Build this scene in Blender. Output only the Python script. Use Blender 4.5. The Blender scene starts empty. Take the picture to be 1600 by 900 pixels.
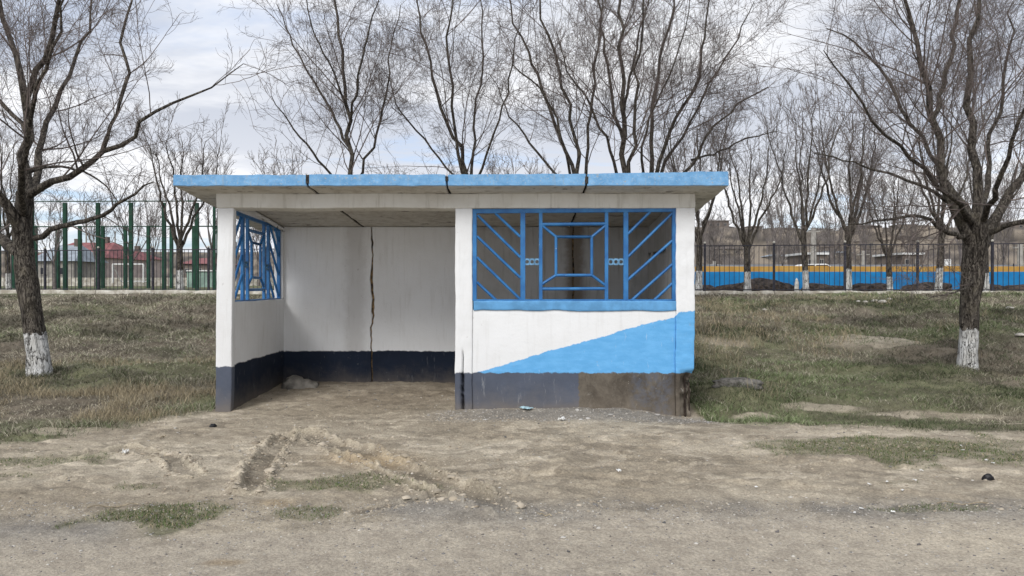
import bpy, bmesh, math, random
import numpy as np
from mathutils import Vector, Matrix
random.seed(7); RNG = np.random.default_rng(11)
S = bpy.context.scene; COL = S.collection
F = 1155.0; EYE = 1.51; HOR = 445.0          # focal length in photo pixels, eye height, horizon row
# ---------------------------------------------------------------- camera, sky, sun, exposure
cam = bpy.data.objects.new('camera', bpy.data.cameras.new('camera')); COL.objects.link(cam)
cam.data.sensor_width = 36; cam.data.lens = 36*F/1600; cam.data.clip_start = .05; cam.data.clip_end = 3000
cam.location = (0, 0, EYE); cam.rotation_euler = (math.radians(90-.25), 0, 0)
S.camera = cam
S.view_settings.view_transform = 'Standard'; S.view_settings.look = 'None'
S.view_settings.exposure = 0.15; S.view_settings.gamma = 1; S.view_settings.use_curve_mapping = False
SUN_EL, SUN_AZ = math.radians(42), math.radians(205)   # azimuth from +Y, clockwise: behind the camera, to its left
sd = bpy.data.lights.new('sun', 'SUN'); sd.energy = 2.3; sd.angle = math.radians(28); sd.color = (1, .98, .95)
so = bpy.data.objects.new('sun', sd); COL.objects.link(so)
sv = Vector((math.sin(SUN_AZ)*math.cos(SUN_EL), math.cos(SUN_AZ)*math.cos(SUN_EL), math.sin(SUN_EL)))
so.rotation_euler = sv.to_track_quat('Z', 'Y').to_euler(); so.location = sv*50
W = bpy.data.worlds.new('World'); S.world = W; W.use_nodes = True

class NT:
    """small helper to write node trees"""
    def __init__(s, tree): s.t = tree; s.t.nodes.clear()
    def n(s, typ, _in=None, **kw):
        nd = s.t.nodes.new(typ)
        for k, v in kw.items(): setattr(nd, k, v)
        for k, v in (_in or {}).items():
            if isinstance(v, bpy.types.NodeSocket): s.t.links.new(v, nd.inputs[k])
            else: nd.inputs[k].default_value = v
        return nd
    def m(s, op, a, b=0.0, c=None, clamp=False):
        nd = s.n('ShaderNodeMath', {0: a, 1: b}, operation=op, use_clamp=clamp)
        if c is not None:
            if isinstance(c, bpy.types.NodeSocket): s.t.links.new(c, nd.inputs[2])
            else: nd.inputs[2].default_value = c
        return nd.outputs[0]
    def ss(s, v, a, b):      # smooth step a..b -> 0..1
        nd = s.n('ShaderNodeMapRange', {0: v, 1: a, 2: b, 3: 0.0, 4: 1.0}, interpolation_type='SMOOTHSTEP')
        return nd.outputs[0]
    def mix(s, f, a, b, bt='MIX'):
        nd = s.n('ShaderNodeMix', data_type='RGBA', blend_type=bt)
        for i, v in ((0, f), (6, a), (7, b)):
            if isinstance(v, bpy.types.NodeSocket): s.t.links.new(v, nd.inputs[i])
            else: nd.inputs[i].default_value = (*v, 1) if (i and len(v) == 3) else v
        return nd.outputs[2]
    def noise(s, vec, scale, det=4, rough=.55, dist=0.0):
        return s.n('ShaderNodeTexNoise', {'Vector': vec, 'Scale': scale, 'Detail': det, 'Roughness': rough, 'Distortion': dist}).outputs[0]
    def mapv(s, vec, sc=(1, 1, 1), loc=(0, 0, 0)):
        return s.n('ShaderNodeMapping', {'Vector': vec, 'Scale': sc, 'Location': loc}).outputs[0]

w = NT(W.node_tree)
tc = w.n('ShaderNodeTexCoord').outputs['Generated']
sky = w.n('ShaderNodeTexSky', sky_type='NISHITA', sun_disc=False, sun_elevation=SUN_EL, sun_rotation=SUN_AZ,
          air_density=1.0, dust_density=1.5, ozone_density=1.2).outputs[0]
sx = w.n('ShaderNodeSeparateXYZ', {0: tc})
zz = w.m('ADD', w.m('MAXIMUM', sx.outputs[2], 0.0), .11)
pl = w.n('ShaderNodeCombineXYZ', {0: w.m('DIVIDE', sx.outputs[0], zz), 1: w.m('DIVIDE', sx.outputs[1], zz), 2: 0.0}).outputs[0]
n1 = w.noise(w.mapv(pl, (.55, 1.0, 1), (3.1, 1.7, 0)), 1.05, 8, .58, .6)
n2 = w.noise(w.mapv(pl, (.5, .9, 1), (8.3, 4.2, 0)), .8, 7, .58, .4)
dens = w.ss(n1, .27, .48)
bright = w.ss(n2, .42, .60)
low = w.ss(sx.outputs[2], .26, .10)        # clouds thin out and brighten towards the horizon
bright = w.m('ADD', bright, w.m('MULTIPLY', low, .45), clamp=True)
ccol = w.mix(bright, (5.7, 6.1, 7.0), (9.3, 9.4, 9.7))
skyb = w.mix(.35, w.mix(1.0, sky, (1.5, 1.6, 1.8), 'MULTIPLY'), (5.4, 6.6, 8.8))
bgc = w.mix(dens, skyb, ccol)
bg = w.n('ShaderNodeBackground', {'Color': bgc, 'Strength': .1})
w.n('ShaderNodeOutputWorld', {'Surface': bg.outputs[0]})

# ---------------------------------------------------------------- helpers
def tag(o, label=None, cat=None, group=None, kind=None):
    if label: o['label'] = label
    if cat: o['category'] = cat
    if group: o['group'] = group
    if kind: o['kind'] = kind
    return o
def empty(name, loc=(0, 0, 0), rz=0):
    o = bpy.data.objects.new(name, None); COL.objects.link(o); o.location = loc; o.rotation_euler = (0, 0, rz)
    o.empty_display_size = .2; return o
def link(name, me, mat, parent=None):
    o = bpy.data.objects.new(name, me); COL.objects.link(o)
    if mat: me.materials.append(mat)
    if parent: o.parent = parent
    return o
def mesh_np(name, V, Fa, mat, parent=None, cols=None, smooth=False):
    """V (n,3); Fa (m,3|4) ints; cols (n,3) linear vertex colours"""
    me = bpy.data.meshes.new(name); V = np.asarray(V, np.float32); Fa = np.asarray(Fa, np.int32)
    m, k = Fa.shape
    me.vertices.add(len(V)); me.vertices.foreach_set('co', V.ravel())
    me.loops.add(m*k); me.loops.foreach_set('vertex_index', Fa.ravel())
    me.polygons.add(m); me.polygons.foreach_set('loop_start', np.arange(0, m*k, k, dtype=np.int32))
    if smooth: me.polygons.foreach_set('use_smooth', np.ones(m, bool))
    if cols is not None:
        a = me.color_attributes.new('col', 'FLOAT_COLOR', 'POINT')
        a.data.foreach_set('color', np.c_[cols, np.ones(len(V))].astype(np.float32).ravel())
    me.update(calc_edges=True); me.validate()
    return link(name, me, mat, parent)
def bm_obj(name, bm, mat, parent=None, smooth=False):
    me = bpy.data.meshes.new(name); bm.normal_update(); bm.to_mesh(me); bm.free()
    if smooth:
        for p in me.polygons: p.use_smooth = True
    return link(name, me, mat, parent)
def bx(bm, x0, x1, y0, y1, z0, z1, rot=None, piv=None):
    vs = bmesh.ops.create_cube(bm, size=1)['verts']
    for v in vs: v.co = Vector(((x0+x1)/2+v.co.x*(x1-x0), (y0+y1)/2+v.co.y*(y1-y0), (z0+z1)/2+v.co.z*(z1-z0)))
    if rot: bmesh.ops.rotate(bm, verts=vs, cent=piv or Vector((0, 0, 0)), matrix=rot)
    return vs
def rod(bm, a, b, r, seg=10, r2=None):
    a, b = Vector(a), Vector(b); d = b-a
    M = Matrix.Translation((a+b)/2) @ d.to_track_quat('Z', 'Y').to_matrix().to_4x4()
    bmesh.ops.create_cone(bm, cap_ends=True, segments=seg, radius1=r, radius2=r if r2 is None else r2, depth=d.length, matrix=M)
_T = RNG.random((256, 256))
def vn(x, y):
    xi = np.floor(x).astype(int); yi = np.floor(y).astype(int); fx = x-xi; fy = y-yi
    fx = fx*fx*(3-2*fx); fy = fy*fy*(3-2*fy); a = _T[xi & 255, yi & 255]; b = _T[(xi+1) & 255, yi & 255]
    c = _T[xi & 255, (yi+1) & 255]; d = _T[(xi+1) & 255, (yi+1) & 255]
    return (a*(1-fx)+b*fx)*(1-fy)+(c*(1-fx)+d*fx)*fy
def fbm(x, y, o=4, off=0.0):
    x = np.asarray(x, float)+off*17.3; y = np.asarray(y, float)+off*9.1; s = 0; a = .5; t = 0
    for i in range(o):
        s = s+a*vn(x, y); t += a; x = x*2.03+5.2; y = y*2.03+1.3; a *= .5
    return s/t
def sst(v, a, b):
    t = np.clip((np.asarray(v, float)-a)/(b-a), 0, 1); return t*t*(3-2*t)
def P(px, py, d): return ((px-800)*d/F, d, EYE+(HOR-py)*d/F)          # photo pixel at a distance -> world point
def G(px, py): d = EYE*F/(py-HOR); return ((px-800)*d/F, d)            # the same on the flat forecourt
def seg_dist(x, y, pts):
    """distance to a polyline and the position along it"""
    best = np.full(np.shape(x), 1e9); side = np.zeros(np.shape(x))
    for (ax, ay), (bx_, by) in zip(pts[:-1], pts[1:]):
        dx, dy = bx_-ax, by-ay; L2 = dx*dx+dy*dy
        t = np.clip(((x-ax)*dx+(y-ay)*dy)/L2, 0, 1); ex = x-ax-t*dx; ey = y-ay-t*dy; d = np.hypot(ex, ey)
        s = np.sign(ex*dy-ey*dx); side = np.where(d < best, s*d, side); best = np.minimum(best, d)
    return best, side

# ---------------------------------------------------------------- materials
def mat_new(name):
    m = bpy.data.materials.new(name); m.use_nodes = True; return m, NT(m.node_tree)
def finish(t, col, rough=.9, height=None, hs=.3, dist=.01, spec=.25, metal=0.0):
    b = t.n('ShaderNodeBsdfPrincipled', {'Roughness': rough, 'Specular IOR Level': spec, 'Metallic': metal})
    if isinstance(col, bpy.types.NodeSocket): t.t.links.new(col, b.inputs['Base Color'])
    else: b.inputs['Base Color'].default_value = (*col, 1)
    if height is not None:
        bp = t.n('ShaderNodeBump', {'Strength': hs, 'Distance': dist, 'Height': height}); t.t.links.new(bp.outputs[0], b.inputs['Normal'])
    t.n('ShaderNodeOutputMaterial', {'Surface': b.outputs[0]}); return b
def simple(name, c, var=.2, scale=6, rough=.8, bump=.2, bscale=40, dist=.01, metal=0.0, c2=None, spec=.25):
    m, t = mat_new(name); o = t.n('ShaderNodeTexCoord').outputs['Object']
    n = t.noise(o, scale, 5, .6); c2 = c2 or tuple(v*(1-var*1.5) for v in c)
    col = t.mix(t.ss(n, .35, .68), c2, tuple(v*(1+var*.4) for v in c))
    finish(t, col, rough, t.noise(o, bscale, 4), bump, dist, spec, metal); return m
def ground_mat():
    m, t = mat_new('earth'); o = t.n('ShaderNodeTexCoord').outputs['Object']
    a = t.n('ShaderNodeAttribute', attribute_name='col')
    f = t.noise(o, 55, 5, .7); f2 = t.noise(o, 7, 5, .62)
    c = t.mix(1.0, a.outputs['Color'], t.mix(t.ss(f, .28, .74), (.7, .69, .68), (1.26, 1.25, 1.23)), 'MULTIPLY')
    c = t.mix(1.0, c, t.mix(t.ss(f2, .3, .7), (.84, .83, .82), (1.12, 1.12, 1.1)), 'MULTIPLY')
    vo = t.n('ShaderNodeTexVoronoi', {'Vector': o, 'Scale': 70.0, 'Randomness': 1.0})
    c = t.mix(t.m('MULTIPLY', t.ss(vo.outputs[0], .16, .08), t.ss(t.noise(o, 3, 3), .45, .6)), c, t.mix(t.ss(t.n('ShaderNodeSeparateColor', {0: vo.outputs[1]}).outputs[0], .3, .8), (.16, .155, .15), (.46, .44, .41)))
    h = t.m('ADD', t.m('MULTIPLY', f, 1.0), t.m('MULTIPLY', t.noise(o, 160, 3), .45))
    finish(t, c, .95, h, .75, .018, .1); return m
M_EARTH = ground_mat()
def vcol_mat(name, rough=.85, var=True, bump=None):
    m, t = mat_new(name); a = t.n('ShaderNodeAttribute', attribute_name='col').outputs['Color']
    if bump:
        o = t.n('ShaderNodeTexCoord').outputs['Object']; finish(t, a, rough, t.noise(o, bump, 4), .5, .01, .1)
    else: finish(t, a, rough, spec=.1)
    return m
M_GRASS = vcol_mat('grass_blades'); M_STONE = vcol_mat('loose_stones', .9)

def bark(name, wash, base=(.05, .042, .036), hi=(.17, .15, .125), bs=26):
    m, t = mat_new(name); o = t.n('ShaderNodeTexCoord').outputs['Object']
    v = t.mapv(o, (1, 1, .22)); f = t.noise(v, bs, 6, .65, .6); g = t.noise(o, 5, 4)
    fv = t.noise(t.mapv(o, (1, 1, .2)), bs*.62, 3, .55, 1.4); cr = t.ss(t.m('ABSOLUTE', t.m('SUBTRACT', fv, .5)), .0, .045)
    cr2 = t.ss(t.m('ABSOLUTE', t.m('SUBTRACT', t.noise(t.mapv(o, (1, 1, .45), (3, 1, 2)), bs*.9, 3, .5, 1.0), .5)), .0, .03)
    cr = t.m('MULTIPLY', cr, t.m('ADD', t.m('MULTIPLY', cr2, .6), .4))
    c = t.mix(t.ss(f, .36, .66), base, hi); c = t.mix(cr, (.022, .018, .015), c); c = t.mix(t.m('MULTIPLY', t.ss(g, .5, .75), .5), c, (.16, .14, .1))
    if wash:
        z = t.n('ShaderNodeSeparateXYZ', {0: o}).outputs[2]
        z = t.m('ADD', z, t.m('MULTIPLY', t.m('SUBTRACT', t.noise(o, 9, 6, .75), .5), .34))
        k = t.ss(z, wash+.015, wash-.015)
        k = t.m('MULTIPLY', k, t.ss(cr, .05, .4))
        c = t.mix(k, c, t.mix(t.ss(g, .3, .7), (.5, .49, .46), (.7, .7, .69)))
    finish(t, c, .9, t.m('ADD', t.m('MULTIPLY', f, .5), cr), .9, .03, .15); return m
M_BARK_NEAR = bark('bark_near', .66); M_BARK_ROW = bark('bark_row', 1.0, bs=14)
M_TWIG = simple('twig_bark', (.155, .125, .112), .3, 3, .9, .1)
M_TWIG_FAR = simple('hazed_far_twig', (.2, .175, .165), .25, 3, .9, .1)  # far twigs lightened: a hazy look put into their colour

# ---------------------------------------------------------------- ground sheet
def terr0(x, y):
    x = np.asarray(x, float); y = np.asarray(y, float)
    yy = y+.141*x*sst(y, 12, 24)
    z = np.interp(yy, [0, 9.2, 10, 11, 12, 14, 17, 20, 24, 27, 29, 45, 70, 120, 400, 1500], [0, 0, .02, .07, .15, .33, .55, .75, .98, 1.08, 1.1, 1.22, 1.5, 2.0, 4, 8])
    px = x/np.maximum(y, 1)*F+800
    hill = sst(y, 105, 215)*sst(px, 900, 1100)*(9.3+5.5*fbm(x*.035, y*.02, 4, 4))
    hill = hill+sst(y, 105, 150)*sst(px, 900, 1100)*4*fbm(x*.06, y*.06, 4, 6)
    left = sst(y, 170, 420)*(1-sst(px, 700, 950))*(12+8*fbm(x*.008, y*.01, 3, 2))
    return z+hill+left
def grass_mask(x, y):
    """1 where the turf grows, 0 on the trodden dirt"""
    n = (fbm(x*.9, y*.9, 6, 1)-.5)*3.6
    bare = np.zeros(np.shape(x))
    for px, dd, rx, ry in ((1290, 9.3, .55, .22), (1450, 9.0, .9, .2), (1560, 8.2, .6, .16), (1180, 8.9, .3, .15), (120, 7.6, .6, .2), (1350, 15, 1.2, .9), (1130, 14.5, 1.0, .8)):
        bare = np.maximum(bare, 1-np.hypot((x-(px-800)*dd/F)/rx, (y-dd)/ry)+n*.35)
    yl = np.interp(x, [-9, -6, -4.9, -4.1, -3.6, -3.0, 2.1, 2.3, 2.55, 2.9, 3.7, 4.9, 8, 14], [6.6, 6.8, 7.15, 7.9, 8.75, 11.6, 11.6, 8.6, 8.15, 7.6, 7.45, 7.1, 6.9, 6.8])
    g = sst(y-yl+n*np.where(x > 2.4, .95, .6), -.35, .6)
    g = g*(1-.8*sst(bare, 0, .45))
    inside = (x > -3.45) & (x < 2.15) & (y > 8.3) & (y < 11.3)
    return np.where(inside, 0, g)
PATCH = [(255, 803, 120, 24, 1.0), (540, 757, 105, 13, .75), (480, 800, 60, 10, .6), (60, 722, 95, 15, .6), (200, 760, 60, 9, .45),
         (1430, 700, 200, 22, .85), (1250, 700, 90, 16, .6), (1440, 796, 150, 4, .6), (1410, 757, 70, 5, .4), (1560, 700, 90, 20, .5), (20, 745, 60, 8, .4)]
def patch_mask(x, y):
    s = np.zeros(np.shape(x)); n = (fbm(x*3.2, y*3.2, 4, 3)-.5)*1.9
    for px, py, rx, ry, a in PATCH:
        cx, cy = G(px, py); wx = rx*cy/F; wy = abs(G(px, py-ry)[1]-G(px, py+ry)[1])/2
        s = np.maximum(s, a*sst(1-np.hypot((x-cx)/wx, (y-cy)/wy)+n, -.1, .35))
    return s
def gl(*pp): return [G(*p) for p in pp]
RUTS = [(gl((478, 678), (560, 705), (640, 735), (700, 760), (775, 795)), .14, .034),
        (gl((455, 680), (425, 700), (402, 735), (392, 765)), .12, .038),
        (gl((478, 684), (530, 712), (600, 742), (690, 782)), .06, .028),
        (gl((130, 712), (200, 702), (260, 715), (300, 740)), .10, .022),
        (gl((560, 800), (700, 775), (640, 760)), .06, .015),
        (gl((1240, 716), (1400, 735), (1620, 742)), .10, .012),
        (gl((820, 742), (1000, 752), (1250, 765), (1600, 792)), .12, .012)]
def terr(x, y):
    x = np.asarray(x, float); y = np.asarray(y, float); z = terr0(x, y)
    g = grass_mask(x, y)
    z = z+g*((fbm(x*.55, y*.55, 4, 5)-.5)*.55*sst(y, 9.5, 13.5)*(1-sst(y, 27, 29))+(fbm(x*2.6, y*2.6, 4, 8)-.5)*.17*sst(y, 7.2, 9.5)*(1-sst(y, 27, 29))+(fbm(x*7, y*7, 3, 18)-.5)*.045)
    near = 1-sst(y, 11.3, 14)
    tr_ = sst(y, 4.6, 5.1)
    z = z+near*(1-.8*g)*((fbm(x*2.2, y*2.2, 4, 2)-.5)*.04*(.3+.7*tr_)+(fbm(x*9, y*9, 4, 7)-.5)*.026*(.35+.65*tr_)+(fbm(x*30, y*30, 2, 33)-.5)*.011)
    churn = sst(fbm(x*.7, y*.9, 3, 12), .45, .62)*sst(y, 4.9, 5.5)*(1-sst(y, 7.3, 8.6))
    z = z+churn*(np.abs(fbm(x*5, y*8, 4, 14)-.5))*.08*near
    tro = np.zeros(np.shape(x)); brm = np.zeros(np.shape(x))
    for pts, wd, dp in RUTS:
        d, sd_ = seg_dist(x+(fbm(x*5, y*5, 2, 9)-.5)*.06, y+(fbm(x*5, y*5, 2, 10)-.5)*.06, pts)
        rough = .3+1.3*sst(fbm(x*8, y*8, 3, 11), .35, .7); tread = .18*np.abs(np.sin((x+y)*38))
        tro = np.maximum(tro, dp*np.exp(-(d/(wd*.78))**8)*(.95-tread)); brm = np.maximum(brm, dp*rough*np.exp(-((d-wd)/(wd*.32))**2))
    z = z-tro+brm*(1-np.clip(tro/.015, 0, 1))
    mx, my = (900-800)*8.6/F, 8.62                                     # crushed-stone apron along the front panel
    z = z+.05*np.exp(-((x-.75)/1.5)**4-((y-8.66)/.28)**2)-.1*sst(x, 1.2, 2.1)*np.exp(-((y-8.75)/.5)**2)
    z = z-.02*(1-sst(y, 4.3, 5.0))                                     # the road lies a little lower
    mound = np.exp(-((x-3.1)/.45)**2-((y-9.9)/.5)**2)*.16
    return z+mound
def ground_col(x, y):
    g = grass_mask(x, y); pt = patch_mask(x, y); A = lambda *c: np.array(c)[None, :]
    f = lambda v: np.asarray(v)[:, None]
    n = fbm(x*.8, y*1.3, 5, 21); n2 = fbm(x*4, y*6, 4, 22); n3 = fbm(x*.35, y*.5, 3, 23)
    wz = fbm(x*1.5, y*2.4, 6, 77); lay = sst(wz, .5, .53)*(1-sst(wz, .56, .66))   # pale dried crusts with crisp edges
    dirt = A(.33, .285, .222)*(1-f(sst(n, .35, .68)))+A(.415, .365, .29)*f(sst(n, .35, .68))
    dirt = dirt*(1-.22*f(sst(n2, .54, .68)))+A(.1, .09, .075)*f(lay*sst(y, 5, 5.6))
    for pts, wd, dp in RUTS[:5]:
        d, _s = seg_dist(x+(fbm(x*5, y*5, 2, 9)-.5)*.06, y+(fbm(x*5, y*5, 2, 10)-.5)*.06, pts)
        b_ = np.exp(-((d-wd)/(wd*.3))**2)*sst(fbm(x*6, y*6, 3, 55), .3, .5); q_ = np.exp(-(d/(wd*.75))**6)
        dirt = dirt*(1-.27*f(q_))+A(.085, .078, .06)*f(b_)
    yel = np.exp(-((x-G(580, 718)[0])/.4)**2-((y-G(580, 718)[1])/.25)**2)+.8*np.exp(-((x-G(430, 785)[0])/.15)**2-((y-G(430, 785)[1])/.1)**2)
    dirt = dirt*(1-f(yel)*.5)+A(.45, .33, .19)*f(yel)*.5
    re_ = np.interp(x, [-5, -3.4, -1.6, -.8, 5], [4.5, 4.55, 4.62, 4.93, 5.0])
    road = 1-sst(y-re_+(n2-.5)*.45+(n-.5)*.5, -.2, .06)
    grav = A(.4, .355, .292)*(.85+.35*f(n3))
    edge = np.exp(-((y-re_+(n-.5)*.5)/.22)**2)*sst(fbm(x*1.1, y, 3, 31), .36, .55)
    c = dirt*(1-f(road))+grav*f(road); c = c*(1-.55*f(edge))+A(.2, .198, .195)*.55*f(edge)
    ap = np.exp(-((x-.8)/1.75)**6-((y-8.5)/.34)**4)
    c = c*(1-.75*f(ap))+A(.2, .19, .178)*.75*f(ap)
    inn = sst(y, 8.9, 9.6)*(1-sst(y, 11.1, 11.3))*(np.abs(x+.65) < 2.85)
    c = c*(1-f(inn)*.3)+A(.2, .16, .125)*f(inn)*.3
    pale = np.exp(-((x-G(1570, 845)[0])/.7)**2-((y-G(1570, 845)[1])/.3)**2); c = c+A(.08, .07, .05)*f(pale)
    pud = np.exp(-(((x-G(350, 874)[0])/.12)**2+((y-G(350, 874)[1])/.05)**2)**2); c = c*(1-f(pud)*.6)+A(.27, .2, .12)*f(pud)*.6
    soil = A(.135, .115, .09)*(1-f(sst(n3, .35, .65)))+A(.115, .12, .068)*f(sst(n3, .35, .65)); soil = soil*(.7+.6*f(sst(fbm(x*2.5, y*3.5, 4, 62), .35, .65)))
    c = c*(1-f(g)*.9)+soil*f(g)*.9; c = c*(1-f(pt)*.7)+A(.12, .125, .07)*f(pt)*.7
    far = sst(y, 29, 33); fc = A(.16, .145, .1)*(1-f(sst(n3, .4, .6)))+A(.14, .16, .085)*f(sst(n3, .4, .6))
    h = sst(y, 95, 120); k = fbm(x*.12, y*.05, 5, 40); k2 = fbm(x*.4, y*.2, 5, 41); hc = A(.12, .105, .095)*(1-f(sst(k, .42, .56)))+A(.26, .22, .175)*f(sst(k, .42, .56)); hc = hc*(1-.5*f(sst(k2, .48, .58)))
    c = c*(1-f(far))+fc*f(far); c = c*(1-f(h))+hc*f(h)
    return np.clip(c, .02, .7)
def road_edge(x): return np.interp(x, [-5, -3.4, -1.6, -.8, 5], [4.5, 4.55, 4.62, 4.93, 5.0])
ys = np.concatenate([np.linspace(-14, 3.2, 26)[:-1], np.arange(3.2, 9.2, .013), np.arange(9.2, 14, .035), np.arange(14, 30, .1), np.geomspace(30, 1400, 90)])
ss_ = np.linspace(-1, 1, 1250)
wdt = np.maximum(14, 1.55*(ys+5)); XX = wdt[:, None]*(.3*ss_+.7*ss_**3)[None, :]; YY = np.repeat(ys[:, None], len(ss_), 1)
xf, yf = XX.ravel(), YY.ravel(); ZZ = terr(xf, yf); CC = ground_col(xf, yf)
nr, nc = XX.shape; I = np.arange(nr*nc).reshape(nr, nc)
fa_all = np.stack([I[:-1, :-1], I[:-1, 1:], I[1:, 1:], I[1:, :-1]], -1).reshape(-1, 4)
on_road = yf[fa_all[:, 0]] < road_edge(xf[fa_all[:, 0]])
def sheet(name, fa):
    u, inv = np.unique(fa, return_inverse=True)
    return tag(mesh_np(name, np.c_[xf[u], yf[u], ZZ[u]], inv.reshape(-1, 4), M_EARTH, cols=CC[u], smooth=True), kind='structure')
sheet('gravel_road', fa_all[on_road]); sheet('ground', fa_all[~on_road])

# ---------------------------------------------------------------- grass (blades beyond counting) and loose stones
def blades(n, xr, yr, dens, hfun, cfun, wid=.0035, lean=.8):
    x = RNG.uniform(*xr, n); y = yr[0]+(yr[1]-yr[0])*RNG.random(n)**1.25
    keep = RNG.random(n) < dens(x, y); keep &= ~((x > -3.58) & (x < 2.3) & (y > 8.7) & (y < 11.45))
    x, y = x[keep], y[keep]; n = len(x); h = hfun(x, y)*RNG.uniform(.45, 1.3, n); z = terr(x, y)-.008
    a = RNG.uniform(0, 6.283, n); b = RNG.uniform(0, 6.283, n); l = h*lean*RNG.uniform(.2, 1.5, n)
    wd = wid*RNG.uniform(.6, 1.4, n)*(1+.09*np.maximum(y-8, 0))
    p0 = np.c_[x, y, z]; wv = np.c_[np.cos(a), np.sin(a), 0*a]*wd[:, None]; lv = np.c_[np.cos(b), np.sin(b), 0*b]*l[:, None]
    up = np.c_[0*h, 0*h, h]
    v = np.stack([p0-wv, p0+wv, p0+up*.6+lv*.35-wv*.7, p0+up*.6+lv*.35+wv*.7, p0+up*.95+lv], 1)
    c = cfun(x, y, n); c = np.repeat(c[:, None, :], 5, 1)
    f = np.array([[0, 1, 3], [0, 3, 2], [2, 3, 4]])[None]+np.arange(n)[:, None, None]*5
    return v.reshape(-1, 3), f.reshape(-1, 3), c.reshape(-1, 3)
def gcol(x, y, n):
    k = sst(fbm(x*.35, y*.5, 3, 23)+(fbm(x*1.3, y*1.3, 3, 50)-.5)*.8+RNG.normal(0, .1, n), .36, .64)   # greener in broad patches
    k = k*np.where((y < 13.5) & (x > 2), 1.25, 1)*np.where((x < -3) & (y > 10), .55, 1)
    dry = np.array([.27, .25, .18]); straw = np.array([.42, .385, .29]); gr = np.array([.135, .165, .08]); dark = np.array([.15, .135, .1])
    r = RNG.random(n)[:, None]; base = np.where(r < .45, dry, np.where(r < .68, straw, dark))
    c = np.where((RNG.random(n) < k*.72)[:, None], gr*(.7+.7*RNG.random(n)[:, None]), base)
    patch_tone = (.5+.62*sst(fbm(x*.6, y*.8, 5, 61), .36, .62))[:, None]   # blades run darker and paler in broad noise patches
    c = c+np.where((x < -3) & (RNG.random(n) < .4), .07, 0)[:, None]*np.array([1.1, 1, .8])
    return c*(.75+.5*RNG.random(n)[:, None])*patch_tone*1.12*np.array([.98, .97, 1.0])
parts = []
clump = lambda x, y: sst(fbm(x*1.7, y*1.7, 4, 60), .38, .62)
parts.append(blades(620000, (-13, 16), (6.8, 19), lambda x, y: grass_mask(x, y)*(.55+.45*clump(x, y))*((np.abs(x) < .75*y+1.5)), lambda x, y: .038+.045*clump(x, y), gcol, .0026, 1.5))
parts.append(blades(330000, (-22, 24), (15, 29), lambda x, y: grass_mask(x, y)*(.6+.4*clump(x, y))*((np.abs(x) < .75*y+1.5))*((y+.141*x) < 29.0), lambda x, y: .065+.06*clump(x, y), gcol, .0032, 1.4))
parts.append(blades(60000, (-12, -2.9), (8.0, 12.5), lambda x, y: grass_mask(x, y)*sst(fbm(x*1.1, y*1.1, 3, 70), .42, .6), lambda x, y: .13+0*x, lambda x, y, n: np.array([.34, .285, .19])*(.55+.7*RNG.random(n)[:, None]), .002, .8))
parts.append(blades(30000, (2, 12), (9.5, 26), lambda x, y: sst(fbm(x*.8, y*.8, 3, 71), .5, .64), lambda x, y: .2+0*x, lambda x, y, n: np.array([.36, .3, .2])*(.55+.7*RNG.random(n)[:, None]), .002, .8))
parts.append(blades(260000, (-5.2, 6), (4.6, 8.4), lambda x, y: patch_mask(x, y)**1.5*.8, lambda x, y: .028+0*x, lambda x, y, n: np.where(RNG.random((n, 1)) < .72, np.array([.075, .115, .035]), np.array([.3, .25, .16]))*(.6+.8*RNG.random((n, 1))), .0022, 1.0))
parts.append(blades(5000, (-5.2, 6), (4.9, 8.6), lambda x, y: .35*sst(fbm(x*2, y*2, 3, 72), .5, .7), lambda x, y: .012+0*x, lambda x, y, n: np.array([.35, .29, .2])*(.6+.8*RNG.random((n, 1))), .0016, 3.0))
def near_foot(x, y):
    a = np.exp(-((x+3.66)/.1)**2)*(y > 8.8); b = np.exp(-((x-2.38)/.12)**2)*(y > 8.6)
    for tx, ty in (((62-800)*11.4/F, 11.4), ((1513-800)*11.8/F, 11.8)): a = np.maximum(a, np.exp(-((np.hypot(x-tx, y-ty)-.22)/.12)**2))
    return np.maximum(a, b)
parts.append(blades(260000, (-8, 8), (8.4, 12.4), near_foot, lambda x, y: .09+0*x, gcol, .0026, .9))
off = 0; V, Fs, C_ = [], [], []
for v, f, c in parts: V.append(v); Fs.append(f+off); C_.append(c); off += len(v)
tag(mesh_np('grass', np.vstack(V), np.vstack(Fs), M_GRASS, cols=np.vstack(C_)), 'short dry and green grass over the bank and verge', 'grass', kind='stuff')
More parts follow.
